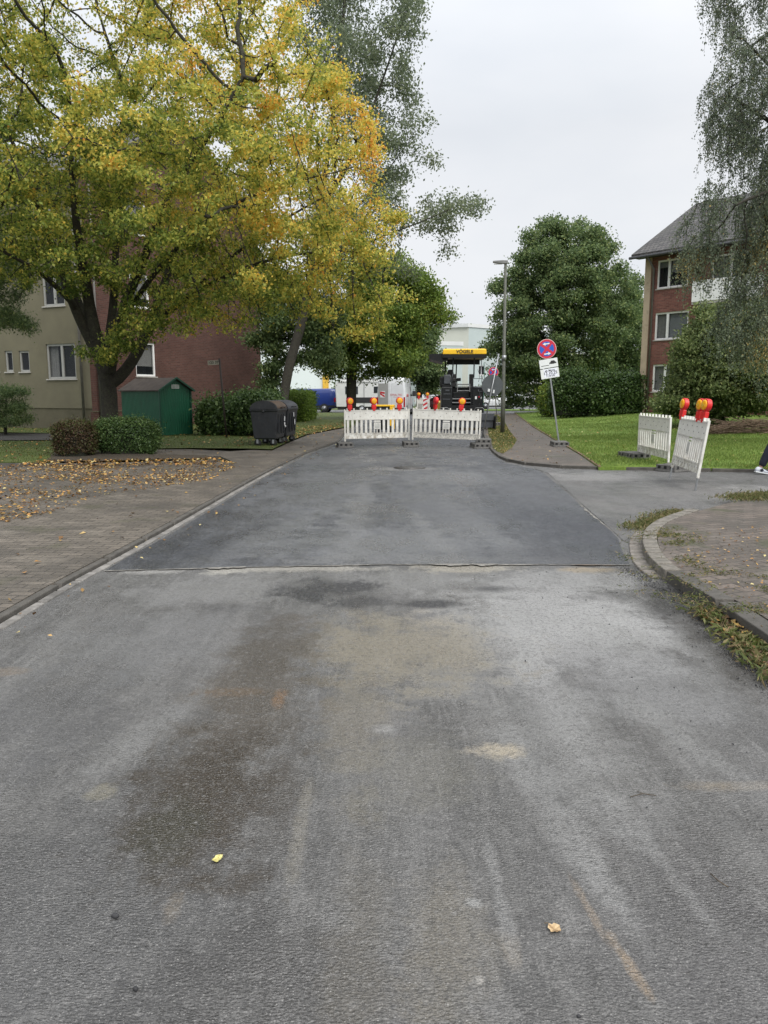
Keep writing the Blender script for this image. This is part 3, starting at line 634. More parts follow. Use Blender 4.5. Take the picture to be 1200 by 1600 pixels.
tg = [G(1110, 1365, .006), G(1125, 1378, .012), G(1138, 1386, .006)]
twig.path(tg, .002, 5); o = twig.build('twig', paint('twig', (.08, .06, .04), .8)); tag(o, 'short dark twig lying on the right part of the road', 'twig', 'twigs on the road')
twig = MB(); twig.path([G(985, 1245, .005), G(1005, 1240, .01), G(1025, 1243, .005)], .0018, 5); twig.path([G(1005, 1240, .008), G(995, 1236, .004)], .0014, 5)
o = twig.build('twig', paint('twig', (.08, .06, .04), .8)); tag(o, 'thin forked twig lying near the pale road stain', 'twig', 'twigs on the road')

# ------------------------------------------------------------------ buildings
def brick_mat(name, c1, c2, mortar, bw=0.25, rh=0.077):
    m, t, b = new_mat(name); v = objco(t)
    sx = t.nodes.new('ShaderNodeSeparateXYZ'); L(t, v, sx.inputs[0])
    cx = t.nodes.new('ShaderNodeCombineXYZ'); L(t, math_(t, 'ADD', sx.outputs[0], sx.outputs[1]), cx.inputs[0]); L(t, sx.outputs[2], cx.inputs[1])
    br = t.nodes.new('ShaderNodeTexBrick'); L(t, cx.outputs[0], br.inputs['Vector'])
    br.inputs['Scale'].default_value = 1; br.inputs['Brick Width'].default_value = bw; br.inputs['Row Height'].default_value = rh
    br.inputs['Mortar Size'].default_value = 0.007; br.inputs['Mortar Smooth'].default_value = .2
    br.inputs['Color1'].default_value = (*c1, 1); br.inputs['Color2'].default_value = (*c2, 1); br.inputs['Mortar'].default_value = (*mortar, 1)
    n = noise(t, v, .6, 5, .6)
    c = mix(t, ramp(t, n, [(0.35, .45), (0.6, 0.0)]), br.outputs['Color'], tuple(x * .55 for x in c1))
    c = mix(t, ramp(t, noise(t, v, 14, 3), [(0.55, 0), (0.72, .4)]), c, tuple(min(1, x * 1.5) for x in c2))
    L(t, c, b.inputs['Base Color']); b.inputs['Roughness'].default_value = .85
    bump(t, b, math_(t, 'MULTIPLY', br.outputs['Fac'], -1.0), .6, .006); return m
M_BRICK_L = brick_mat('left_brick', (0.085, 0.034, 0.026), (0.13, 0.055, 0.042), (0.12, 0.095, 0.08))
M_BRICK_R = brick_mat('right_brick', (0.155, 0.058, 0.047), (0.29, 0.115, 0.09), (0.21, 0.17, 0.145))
M_CREAM = paint('cream_render', (0.165, 0.15, 0.10), .9, 0, .18, .7, (0.20, 0.18, 0.11), .25, .4)
M_BEIGE = paint('beige_render', (0.50, 0.40, 0.29), .9, 0, .15, 1.5, (0.25, .2, .15), .25, .3)
M_PLINTH = paint('plinth', (0.12, 0.108, 0.07), .9, 0, .25, 1.2, (0.14, .12, .08), .4)
M_WHITEF = paint('window_frame_white', (0.88, 0.88, 0.87), .4, 0, .04, 4)
M_SILL = paint('window_sill', (0.45, 0.43, 0.40), .7, 0, .2, 4)
M_ROOM = paint('dark_room', (0.06, 0.06, 0.058), .9)
M_CURT = paint('net_curtain', (0.55, 0.55, 0.53), .9, 0, .15, 12)
M_BLIND = paint('roller_blind', (0.52, 0.55, 0.58), .8, 0, .05, 3)
M_PIPE = paint('drain_pipe', (0.16, 0.15, 0.14), .5, .2, .2, 5)
def tile_mat():
    m, t, b = new_mat('roof_tiles'); v = objco(t)
    sx = t.nodes.new('ShaderNodeSeparateXYZ'); L(t, v, sx.inputs[0])
    cx = t.nodes.new('ShaderNodeCombineXYZ'); L(t, sx.outputs[0], cx.inputs[0]); L(t, math_(t, 'MULTIPLY', sx.outputs[2], 2.1), cx.inputs[1])
    br = t.nodes.new('ShaderNodeTexBrick'); L(t, cx.outputs[0], br.inputs['Vector']); br.inputs['Scale'].default_value = 1
    br.inputs['Brick Width'].default_value = .24; br.inputs['Row Height'].default_value = .34; br.inputs['Mortar Size'].default_value = .028; br.inputs['Mortar Smooth'].default_value = .6
    br.inputs['Color1'].default_value = (.035, .031, .03, 1); br.inputs['Color2'].default_value = (.095, .086, .08, 1); br.inputs['Mortar'].default_value = (.012, .011, .011, 1)
    c = mix(t, ramp(t, noise(t, v, 1.2, 5), [(.45, 0), (.7, .5)]), br.outputs['Color'], (.075, .075, .06))
    L(t, c, b.inputs['Base Color']); b.inputs['Roughness'].default_value = .6
    bump(t, b, math_(t, 'MULTIPLY', br.outputs['Fac'], -1.0), 1.0, .03); return m
M_TILE = tile_mat()
GL = glass_mat()
def wall_panel(name, Lx, H, holes, mat, parent, loc=(0, 0, 0), rz=0.0, depth=.14, gable=None, z0=0.0):
    xs = sorted({0, Lx, *[h[0] for h in holes], *[h[1] for h in holes]}); zs = sorted({z0, H, *[h[2] for h in holes], *[h[3] for h in holes]})
    mb = MB()
    for a, b in zip(xs[:-1], xs[1:]):
        for c, d in zip(zs[:-1], zs[1:]):
            mx_, mz = (a + b) / 2, (c + d) / 2
            if any(h[0] < mx_ < h[1] and h[2] < mz < h[3] for h in holes): continue
            mb.add([(a, 0, c), (b, 0, c), (b, 0, d), (a, 0, d)], [(0, 1, 2, 3)])
    for a, b, c, d in holes:
        mb.add([(a, 0, c), (b, 0, c), (b, 0, d), (a, 0, d), (a, depth, c), (b, depth, c), (b, depth, d), (a, depth, d)], [(0, 1, 5, 4), (1, 2, 6, 5), (2, 3, 7, 6), (3, 0, 4, 7)])
    if gable: mb.add([(0, 0, H), (Lx, 0, H), (Lx / 2, 0, gable)], [(0, 1, 2)])
    me = bpy.data.meshes.new(name); me.from_pydata(mb.v, [], mb.f); o = link_mesh(name, me, mat, parent)
    o.location = loc; o.rotation_euler = (0, 0, rz); return o
def window(parent, x0, x1, z0, z1, loc, rz, split=(.5,), curtain=None, depth=.10, fr=.085, tilt=False, room=M_ROOM, name='window', fm=None):
    """local x along the facade from loc; outward normal is local -y"""
    w, h = x1 - x0, z1 - z0
    M = Matrix.Rotation(rz, 4, 'Z'); base = Vector(loc) + M @ Vector((x0, 0, 0)) + Vector((0, 0, z0))
    mb = MB(); d0, d1 = depth - .05, depth + .02
    mb.box(0, w, d0, d1, 0, fr); mb.box(0, w, d0, d1, h - fr, h); mb.box(0, fr, d0, d1, fr, h - fr); mb.box(w - fr, w, d0, d1, fr, h - fr)
    for s in split: mb.box(w * s - fr * .7, w * s + fr * .7, d0 - .004, d1, fr, h - fr)
    o = mb.build(name, fm or M_WHITEF, parent); o.location = base; o.rotation_euler = (0, 0, rz)
    g = MB(); g.box(fr, w - fr, depth - .008, depth + .002, fr, h - fr); g.build('pane', GL, o)
    s = MB(); s.box(-.05, w + .05, -.05, depth - .03, -.05, -.003); s.build('sill', M_SILL, o)
    r = MB(); r.add([(0, depth + .5, 0), (w, depth + .5, 0), (w, depth + .5, h), (0, depth + .5, h), (0, depth + .03, 0), (w, depth + .03, 0), (w, depth + .03, h), (0, depth + .03, h)],
                    [(0, 1, 2, 3), (0, 1, 5, 4), (3, 2, 6, 7), (0, 3, 7, 4), (1, 2, 6, 5)]); r.build('room', room, o)
    for cur in ([] if not curtain else (curtain if isinstance(curtain, list) else [curtain])):
        a, b, c, d, mt = cur; cb = MB(); K = 40; pts = []
        for k in range(K + 1):
            x = w * lerp(a, b, k / K); y = depth + .10 + .02 * math.sin(k * 1.9) * (0 if mt is M_BLIND else 1)
            pts += [(x, y, h * c), (x, y, h * d)]
        cb.add(pts, [(2 * k, 2 * k + 2, 2 * k + 3, 2 * k + 1) for k in range(K)], True); cb.build('blind' if mt is M_BLIND else 'curtain', mt, o)
    return o

# left building: brick gable towards the road, cream side facing the parking
C1 = (-12.05, 32.0); d1 = (math.sin(R(25)), math.cos(R(25))); d2 = (-d1[1], d1[0]); LB, DB, HB = 12.4, 24.0, 10.2
lb = empty('apartment_building', (C1[0], C1[1], 0.04), R(65), 'apartment house with shady red brick gable and cream rendered side behind the big yellow tree', 'building')
def rects(pxs, C, d, base=0.04):
    out = []
    for (xa, ya, xb, yb) in pxs:
        ym = (ya + yb) / 2; s0, _ = hit(xa, ym, C, d); s1, _ = hit(xb, ym, C, d); xm = (xa + xb) / 2
        _, zt = hit(xm, ya, C, d); _, zb = hit(xm, yb, C, d); out.append((min(s0, s1), max(s0, s1), zb - base, zt - base))
    return out
bw = rects([(203, 428, 233, 481), (212, 535, 243, 588)], C1, d1)
bw += [(bw[0][0], bw[0][1], bw[0][2] + 3.1, bw[0][3] + 3.1)] + [(a + 5.6, b + 5.6, c, d) for a, b, c, d in bw[:1]]
bw = bw[:3]
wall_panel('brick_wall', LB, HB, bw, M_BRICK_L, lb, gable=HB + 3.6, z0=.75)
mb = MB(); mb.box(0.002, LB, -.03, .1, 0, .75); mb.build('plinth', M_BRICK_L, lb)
mb = MB(); mb.box(0.0, LB, -.05, .05, .752, .80); mb.build('plinth_ledge', M_PLINTH, lb)
for i, r in enumerate(bw): window(lb, r[0], r[1], r[2], r[3], (0, 0, 0), 0, split=(), curtain=(0, 1, 0.3, 1, M_CURT))
cw = rects([(73, 537, 118, 592), (30, 548, 46, 581), (8, 548, 20, 581), (-14, 548, -2, 581), (66, 425, 100, 478), (-60, 425, -20, 478)], C1, d2)
cw2 = [(DB - b, DB - a, c, d) for a, b, c, d in cw]
cw2 += [(a, b, c + 3.1, d + 3.1) for a, b, c, d in cw2[4:]]
wall_panel('cream_wall', DB, HB, cw2, M_CREAM, lb, loc=(0, DB, 0), rz=-math.pi / 2, z0=.9)
for i, r in enumerate(cw2): window(lb, *r, (0, DB, 0), -math.pi / 2, fm=paint('shaded_frame', (.36, .36, .34), .5, 0, .1, 4), split=(.52,) if i not in (1, 2, 3) else (), curtain=(0, .3, 0.05, 1, M_CURT) if i == 0 else None)  # darker frame copy: the cream side's shade is put into its colour
vent = rects([(88, 636, 107, 652), (50, 636, 62, 652)], C1, d2)
wall_panel('cream_plinth', DB, .9, [(DB - b, DB - a, max(.2, c), d) for a, b, c, d in vent if d < .9], M_PLINTH, lb, loc=(.03, DB, 0), rz=-math.pi / 2)
for a, b, c, d in vent:
    mb = MB(); mb.box(.16, .2, a, b, .2, .85); mb.build('cellar_window', M_ROOM, lb)
mb = MB(); mb.add([(LB, 0, 0), (LB, DB, 0), (LB, DB, HB), (LB, 0, HB), (0, DB, 0), (0, DB, HB), (LB / 2, DB, HB + 3.6)], [(0, 1, 2, 3), (1, 4, 5, 6, 2)]); mb.build('rear_wall', M_BRICK_L, lb)
mb = MB()
for sgn in (0, 1):
    e = -.5 if sgn == 0 else LB + .5; sl = 3.6 / (LB / 2); ze = HB - .5 * sl
    prof = [(e, ze), (LB / 2, HB + 3.6), (LB / 2, HB + 3.78), (e, ze + .18)]
    mb.prism(prof, -.25, DB + .3)
mb.build('roof', M_TILE, lb)
mb = MB(); mb.tube((-.13, .35, 0), (-.13, .35, HB - .4), .055); mb.build('drain_pipe', M_PIPE, lb)
mb = MB(); mb.tube((.35, -.12, 0), (.35, -.12, HB - .4), .05); mb.build('drain_pipe', M_PIPE, lb)

# right building
C2 = (13.8, 41.0); e1 = (math.sin(R(38)), -math.cos(R(38))); ZB = 0.5
rb = empty('apartment_building', (C2[0], C2[1], ZB), math.atan2(e1[1], e1[0]), 'three storey red brick house with dark tiled roof right of the street', 'building')
LR, HR, RR = 20.0, 8.25, 2.9
rw = rects([(1027, 404, 1076, 449), (1023, 487, 1075, 530), (1019, 569, 1070, 612)], C2, e1, ZB)
rw[0] = (rw[0][0], rw[0][1], rw[0][2], rw[0][3])
more = [(a + 8.5, b + 8.5, c, d) for a, b, c, d in rw] + [(a + 13, b + 13, c, d) for a, b, c, d in rw]
bal = rects([(1101, 437, 1196, 470)], C2, e1, ZB)[0]
doors = [(bal[0] + .3, bal[0] + 2.2, bal[2] + .1, bal[3] + 1.25), (bal[0] + .3, bal[0] + 2.2, bal[2] - 2.6, bal[3] - 1.5)]
wall_panel('brick_wall', LR, HR, rw + more + doors, M_BRICK_R, rb)
for i, r in enumerate(rw + more):
    cu = [[(.40, 1, .55, 1, M_BLIND), (.0, .36, .75, 1, M_BLIND)], [(0, .36, 0.02, 1, M_CURT), (.39, 1, .05, 1, M_BLIND)], (0, 1, 0, 1, M_CURT)][i % 3]
    window(rb, *r, (0, 0, 0), 0, split=(.37,), curtain=cu)
for r in doors: window(rb, *r, (0, 0, 0), 0, split=(.5,), curtain=(0, .3, 0, 1, M_CURT))
mb = MB(); mb.add([(LR, 0, 0), (LR, 10, 0), (LR, 10, HR), (LR, 0, HR), (0, 10, 0), (0, 10, HR)], [(0, 1, 2, 3), (1, 4, 5, 2)])
mb.add([(0, 0, HR), (0, 10, HR), (0, 5, HR + RR)], [(0, 1, 2)]); mb.add([(LR, 0, HR), (LR, 10, HR), (LR, 5, HR + RR)], [(0, 1, 2)]); mb.build('rear_wall', M_BRICK_R, rb)
mb = MB(); mb.box(-.36, 0, -.06, 10, 0, HR - .02); mb.build('beige_gable_wall', M_BEIGE, rb)
mb = MB()
for sgn in (0, 1):
    y0 = -.75 if sgn == 0 else 10.75; sl = RR / 5; ze = HR - .75 * sl + .12
    prof = [(y0, ze), (5, HR + RR + .12), (5, HR + RR + .30), (y0, ze + .18)]
    mb.loft([[(-.75, y, z) for y, z in prof], [(LR + .5, y, z) for y, z in prof]])
mb.build('roof', M_TILE, rb)
M_BARGE = paint('dark_barge', (.05, .045, .04), .7)
mb = MB(); mb.path([(-.8, -.84, HR - .32), (LR + .5, -.84, HR - .32)], .075, 8); mb.build('gutter', paint('zinc', (.12, .12, .125), .4, .5), rb)
mb = MB(); mb.box(-.78, LR + .5, -.70, 0, HR - .30, HR - .22); mb.build('eaves_board', M_BARGE, rb)
mb = MB(); mb.path([(.18, -.75, HR - .3), (.18, -.10, HR - .9), (.18, -.10, 0)], .055, 8); mb.build('drain_pipe', M_PIPE, rb)
for zz in (0, -2.75):
    mb = MB(); mb.box(bal[0], bal[0] + 3.4, -1.1, -.003, bal[2] + zz - .12, bal[2] + zz); mb.build('balcony_floor', M_SILL, rb)
    mb = MB(); z0_, z1_ = bal[2] + zz + .003, bal[3] + zz
    for (a, b) in ((z0_, (z0_ + z1_) / 2 - .01), ((z0_ + z1_) / 2 + .01, z1_)):
        mb.box(bal[0], bal[0] + 3.4, -1.12, -1.06, a, b); mb.box(bal[0], bal[0] + .06, -1.055, -.003, a, b)
    mb.build('balcony_parapet', M_WHITEF, rb)

# far pale block of flats
M_PALE = paint('pale_beige_render', (0.56, 0.57, 0.50), .9, 0, .08, .3)
M_TEAL = paint('pale_teal_render', (0.42, 0.48, 0.47), .9, 0, .08, .3)
M_CORN = paint('roof_fascia', (.62, .63, .62), .7, 0, .1, .5)
def flat_block(C, dL, LA, dR, LBk, H, matA, matB, winA, winB, label, group=None):
    """block with its near corner at C; faces run along dL (left) and dR (right)"""
    o = empty('apartment_block', (C[0], C[1], 0), 0, label, 'building', group)
    a = math.atan2(-dL[1], -dL[0])
    wall_panel('wall', LA, H, winA, matA, o, loc=(dL[0] * LA, dL[1] * LA, 0), rz=a)
    wall_panel('wall', LBk, H, winB, matB, o, loc=(0, 0, 0), rz=math.atan2(dR[1], dR[0]))
    for r in winA: window(o, *r, (dL[0] * LA, dL[1] * LA, 0), a, split=(.5,))
    for r in winB: window(o, *r, (0, 0, 0), math.atan2(dR[1], dR[0]), split=(.5,))
    p = [(0, 0), (dR[0] * LBk, dR[1] * LBk), (dR[0] * LBk + dL[0] * LA, dR[1] * LBk + dL[1] * LA), (dL[0] * LA, dL[1] * LA)]
    c = (sum(q[0] for q in p) / 4, sum(q[1] for q in p) / 4)
    q = [(c[0] + (x - c[0]) * 1.02, c[1] + (y - c[1]) * 1.02) for x, y in p]
    mb = MB(); mb.loft([[(x, y, H) for x, y in q], [(x, y, H + .5) for x, y in q]]); mb.build('roof', M_CORN, o)
    mb = MB(); mb.add([(p[1][0], p[1][1], 0), (p[2][0], p[2][1], 0), (p[3][0], p[3][1], 0), (p[1][0], p[1][1], H), (p[2][0], p[2][1], H), (p[3][0], p[3][1], H)], [(0, 1, 4, 3), (1, 2, 5, 4)]); mb.build('rear_wall', matB, o)
    return o
cF = W(731, 600, 112); aL, aR = R(62), R(50)
HF = W(731, 511, 112).z
winB = [(x, x + 1.3, z, z + 1.4) for x in (2.2, 6.5, 10.8, 15.1, 19.4, 23.7, 28) for z in (1.2, 4.2, 7.0) if z + 1.4 < HF]
flat_block((cF.x, 112), (-math.sin(aL), math.cos(aL)), 14, (math.sin(aR), math.cos(aR)), 34, HF, M_PALE, M_TEAL, [], winB, 'pale flat roofed block of flats with a beige and a teal face')
# lower block further right, seen below the big tree
c3 = W(792, 600, 118)
w3 = [(x, x + 1.4, z, z + 1.5) for x in (1, 4, 7, 10, 13, 16, 19) for z in (.9, 3.8)]
flat_block((c3.x, 118), (-math.sin(R(20)), math.cos(R(20))), 8, (math.sin(R(86)), math.cos(R(86))), 34, 7.2, M_TEAL, paint('off_white_render', (.62, .63, .60), .9, 0, .08, .3), [], w3, 'low off white block with rows of windows behind the parked cars')
# grey-blue house left of the paver
c4 = W(672, 600, 96)
flat_block((c4.x, 96), (-math.sin(R(60)), math.cos(R(60))), 6, (math.sin(R(75)), math.cos(R(75))), 4.2, 7.4, paint('grey_blue_render', (.40, .45, .46), .9, 0, .08, .3), M_TEAL, [], [(.8, 2.2, 4.4, 5.7)], 'grey blue house end left of the road paver')
# pale hall on the far left with a yellow stripe
c5 = W(607, 600, 98)
M_HALL = paint('pale_cyan_hall', (.70, .76, .77), .6, 0, .05, .3)
hall = flat_block((c5.x, 98), (-1, .02), 60, (0.25, .97), 20, 6.6, M_HALL, M_HALL, [(x, x + 1.6, 3.2, 4.6) for x in (12, 17, 22, 27, 32)], [], 'long pale cyan hall behind the vans on the far left')
s0, _ = hit(504, 600, (c5.x, 98), (-1, .02)); mb = MB()
xx = W(504, 600, 97.9).x - c5.x; mb.box(xx, xx + .75, -.05, .25, 1.1, 3.9); mb.build('yellow_stripe', paint('yellow_panel', (.75, .45, .06), .5), hall)

# ------------------------------------------------------------------ green tool shed
def corr_mat(name, c, rough=.45):
    m, t, b = new_mat(name); v = objco(t)
    n = noise(t, v, 3, 5, .6); cc = ramp(t, n, [(.3, tuple(x * .75 for x in c)), (.7, c)])
    L(t, cc, b.inputs['Base Color']); b.inputs['Roughness'].default_value = rough; return m
M_SHED = corr_mat('green_sheet_metal', (0.008, 0.105, 0.052)); M_SHEDT = corr_mat('green_trim', (0.008, 0.07, 0.04)); M_SHEDR = paint('brown_felt_roof', (.075, .06, .05), .9, 0, .3, 4)
fc = G(252, 681, .065); dFr = Vector((math.sin(R(42)), math.cos(R(42)), 0)); WS, DS, HS, HP = 1.28, 2.6, 1.62, 2.02
shed = empty('garden_shed', (fc.x, fc.y, .06), math.atan2(dFr.y, dFr.x), 'small dark green corrugated metal shed with a shallow gable roof by the brick wall', 'shed')
def corr(x0, y0, x1, y1, H0, Hf=None, n=None):
    mb = MB(); Ln = math.hypot(x1 - x0, y1 - y0); ux, uy = (x1 - x0) / Ln, (y1 - y0) / Ln; px, py = uy, -ux
    n = int(Ln / .018); pts = []
    for i in range(n + 1):
        s = Ln * i / n; o = .010 * max(-.6, min(.6, math.sin(2 * math.pi * s / .09) * 1.4)); h = Hf(s) if Hf else H0
        pts += [(x0 + ux * s + px * o, y0 + uy * s + py * o, 0.02), (x0 + ux * s + px * o, y0 + uy * s + py * o, h)]
    mb.add(pts, [(2 * i, 2 * i + 2, 2 * i + 3, 2 * i + 1) for i in range(n)]); return mb
corr(0, 0, WS, 0, HS, lambda s: HS + (HP - HS) * (1 - abs(s - WS / 2) / (WS / 2)) - .02).build('front_wall', M_SHED, shed)
corr(0, DS, 0, 0, HS).build('side_wall', M_SHED, shed); corr(WS, 0, WS, DS, HS).build('side_wall', M_SHED, shed)
corr(WS, DS, 0, DS, HS, lambda s: HS + (HP - HS) * (1 - abs(s - WS / 2) / (WS / 2)) - .02).build('rear_wall', M_SHED, shed)
mb = MB()
for a, b in (((-.10, HS - .05), (WS / 2, HP)), ((WS + .10, HS - .05), (WS / 2, HP))):
    mb.loft([[(a[0], -.12, a[1]), (b[0], -.12, b[1]), (b[0], -.12, b[1] + .04), (a[0], -.12, a[1] + .04)], [(a[0], DS + .08, a[1]), (b[0], DS + .08, b[1]), (b[0], DS + .08, b[1] + .04), (a[0], DS + .08, a[1] + .04)]])
mb.build('roof', M_SHEDR, shed)
mb = MB()
for a, b in (((-.11, HS - .07), (WS / 2, HP - .01)), ((WS + .11, HS - .07), (WS / 2, HP - .01))):
    mb.loft([[(a[0], -.15, a[1]), (b[0], -.15, b[1]), (b[0], -.15, b[1] + .07), (a[0], -.15, a[1] + .07)], [(a[0], -.122, a[1]), (b[0], -.122, b[1]), (b[0], -.122, b[1] + .07), (a[0], -.122, a[1] + .07)]])
mb.box(-.03, .03, -.03, .015, 0.03, HS - .02); mb.box(WS - .03, WS + .03, -.03, .015, .03, HS - .02)
mb.build('trim', M_SHEDT, shed)
mb = MB()
for k in (0, 1): mb.box(WS / 2 - .155 + k * .16, WS / 2 - .005 + k * .16, -.03, -.018, HS + .05, HS + .19)
mb.build('number_plate', paint('plate_white', (.6, .62, .6), .5), shed)
mb = MB()
for k in (0, 1):
    for q in (0, 1, 2): mb.box(WS / 2 - .14 + k * .16, WS / 2 - .02 + k * .16, -.034, -.031, HS + .075 + q * .04, HS + .09 + q * .04)
mb.build('plate_lines', M_SHEDT, shed)

# ------------------------------------------------------------------ waste containers
M_BIN = paint('black_plastic', (0.022, 0.024, 0.028), .42, 0, .3, 5, (.05, .05, .045), .3)
M_BINLID = paint('grey_plastic_lid', (0.07, 0.07, 0.085), .4, 0, .3, 5)
M_BINBR = paint('brown_lid', (0.14, 0.085, 0.05), .5, 0, .4, 6, (.05, .04, .03), .4)
M_RUB = paint('rubber', (.02, .02, .02), .8); M_STEEL = paint('galvanised_steel', (.32, .33, .34), .4, .7, .2, 10)
def container(label, lidmat):
    r = empty('waste_container', (0, 0, 0), 0, label, 'waste container', 'waste containers beside the shady hedge')
    # local x = width 1.36 along, y = depth 1.1 ; round dome seen from the side (y-z profile)
    mb = MB(); D, Wd = .78, 1.26
    def ring(z, gx, gy): return [(-gx, -gy, z), (gx, -gy, z), (gx, gy, z), (-gx, gy, z)]
    mb.loft([ring(.20, Wd / 2 - .09, D / 2 - .10), ring(.24, Wd / 2 - .06, D / 2 - .07), ring(.98, Wd / 2, D / 2), ring(1.03, Wd / 2 + .03, D / 2 + .03), ring(1.06, Wd / 2 + .03, D / 2 + .03)])
    mb.build('body', M_BIN, r, bevel=.02)
    mb = MB(); prof = [(D / 2 * 1.04 * math.cos(a), 1.06 + .25 * math.sin(a)) for a in [math.pi * k / 14 for k in range(15)]]
    mb.loft([[(-Wd / 2 - .02, y, z) for y, z in prof], [(Wd / 2 + .02, y, z) for y, z in prof]]); lid = mb.build('lid', lidmat, r, bevel=.008)
    mb = MB(); mb.path([(-.25, -D / 2 - .02, 1.10), (-.25, -D / 2 - .07, 1.12), (.25, -D / 2 - .07, 1.12), (.25, -D / 2 - .02, 1.10)], .012, 6); mb.build('handle', M_BIN, lid)
    for sx_ in (-1, 1):
        mb = MB(); mb.tube((sx_ * (Wd / 2 + .02), 0, 1.0), (sx_ * (Wd / 2 + .10), 0, 1.0), .035); mb.build('trunnion', M_BIN, r)
        for sy in (-1, 1):
            c = (sx_ * (Wd / 2 - .16), sy * (D / 2 - .16)); mb = MB()
            mb.path([(c[0] - .025, c[1], .10), (c[0] + .025, c[1], .10)], [.10, .10], 18)
            wh = mb.build('wheel', M_RUB, r)
            mb = MB(); mb.box(c[0] - .045, c[0] - .032, c[1] - .03, c[1] + .03, .08, .21); mb.box(c[0] + .032, c[0] + .045, c[1] - .03, c[1] + .03, .08, .21); mb.tube((c[0] - .04, c[1], .1), (c[0] + .04, c[1], .1), .018); mb.build('caster_fork', M_STEEL, wh)
    for k in range(3):
        mb = MB(); mb.box(-.38 + k * .3, -.33 + k * .3, -D / 2 - .01, -D / 2 + .035, .35, .92); mb.build('rib', M_BIN, r)
    return r
M_STK = paint('sticker_white', (.7, .7, .7), .5)
def sticker(r, kind):
    y = -.40; mb = MB()
    if kind: mb.box(.22, .34, y - .012, y - .006, .70, .84); mb.path([(.26, y - .01, .66), (.25, y - .01, .57), (.32, y - .01, .52), (.40, y - .01, .56)], .02, 5)
    else: mb.box(.0, .10, y - .012, y - .006, .80, .93); mb.box(.12, .20, y - .012, y - .006, .55, .72)
    mb.build('sticker', M_STK, r)
b1 = container('nearer black wheeled waste container with brown leaves on its domed lid', M_BIN); sticker(b1, 1)
xr = W(433, 660, 22.1).x
b1.location = (xr - .39 + .06, 22.1 + .65, ZL); b1.rotation_euler = (0, 0, R(85))
mb = MB(); arc = [math.pi * (1.06 + .0) + 0 for _ in (0,)]
arc = [R(185 + 62 * k / 8) for k in range(9)]
ins = [(.39 * 1.045 * math.cos(q - math.pi) * -1, 1.062 + .257 * abs(math.sin(q - math.pi))) for q in arc]
mb.loft([[(-.60, y, z) for y, z in ins] + [(-.60, y * .98, z - .006) for y, z in reversed(ins)], [(.62, y, z) for y, z in ins] + [(.62, y * .98, z - .006) for y, z in reversed(ins)]])
mb.build('leaf_cover', M_BINBR, b1)
b2 = container('rear black waste container with a clean grey lid, behind the nearer one', M_BINLID); sticker(b2, 0)
b2.location = (xr - .39 + .22, 22.1 + 2.05, ZL); b2.rotation_euler = (0, 0, R(83))

# ------------------------------------------------------------------ rubber foot plates
M_FOOT = paint('recycled_rubber', (.11, .107, .10), .8, 0, .35, 12, (.2, .19, .175), .5, .6)
M_SLOT = paint('slot_shade', (.006, .006, .006), .9)
def foot_mesh():
    mb = MB(); hx, hy = .40, .23
    mb.loft([[(-hx, -hy, 0), (hx, -hy, 0), (hx, hy, 0), (-hx, hy, 0)], [(-hx + .01, -hy + .01, .05), (hx - .01, -hy + .01, .05), (hx - .01, hy - .01, .05), (-hx + .01, hy - .01, .05)]])
    xs = [-.39, -.29, -.17, -.06, .06, .17, .29, .39]
    for i in range(7):
        if i % 2 == 0 or i == 3:
            mb.box(xs[i], xs[i + 1], -hy + .015, hy - .015, .0505, .135)
        else: mb.box(xs[i], xs[i + 1], -.05, .05, .0505, .135); mb.box(xs[i], xs[i + 1], hy - .05, hy - .015, .0505, .105); mb.box(xs[i], xs[i + 1], -hy + .015, -hy + .05, .0505, .105)
    mb.cur = 1  # no recess is cut; black boxes carry the shade inside the slots
    for k in (-1, 0, 1):
        mb.box(-.392, -.37, k * .14 - .035, k * .14 + .035, .055, .115); mb.box(.37, .392, k * .14 - .035, k * .14 + .035, .055, .115)
    for k in (-2, -1, 1, 2):
        mb.box(k * .14 - .03, k * .14 + .03, -hy + .012, -hy + .03, .055, .112); mb.box(k * .14 - .03, k * .14 + .03, hy - .03, hy - .012, .055, .112)
    return mb
foot0 = foot_mesh().build('foot_plate', [M_FOOT, M_SLOT], None, bevel=.006)
_fu = [False]
def foot(x, y, z, rz, label, tilt=0):
    o = foot0 if not _fu[0] else foot0.copy()
    if _fu[0]: COL.objects.link(o)
    _fu[0] = True; o.location = (x, y, z); o.rotation_euler = (0, tilt, rz + math.pi / 2); tag(o, label, 'foot plate', 'rubber foot plates of barriers and signs'); return o

# ------------------------------------------------------------------ fence barriers
def dirty_white():
    m, t, b = new_mat('dirty_white_plastic'); v = objco(t)
    sx = t.nodes.new('ShaderNodeSeparateXYZ'); L(t, v, sx.inputs[0])
    n = noise(t, objco(t, (1, 1, .6)), 9, 8, .7); low = ramp(t, sx.outputs[2], [(.20, .85), (.55, .22)])
    c = mix(t, math_(t, 'MULTIPLY', ramp(t, n, [(.42, 0), (.62, 1)]), low), (.72, .71, .66), (.22, .18, .12))
    n2 = noise(t, objco(t, (1, 1, .3)), 30, 4, .7)
    c = mix(t, ramp(t, n2, [(.58, 0), (.74, .35)]), c, (.3, .27, .2))
    L(t, c, b.inputs['Base Color']); b.inputs['Roughness'].default_value = .5; return m
M_BARW = dirty_white()
M_GRIME = paint('black_grime', (.6, .58, .52), .6, 0, .1, 12, (.03, .028, .025), .75)
M_HOLE = paint('bolt_dark', (.05, .05, .05), .6)
M_GAP = paint('label_grey', (.45, .45, .42), .6)
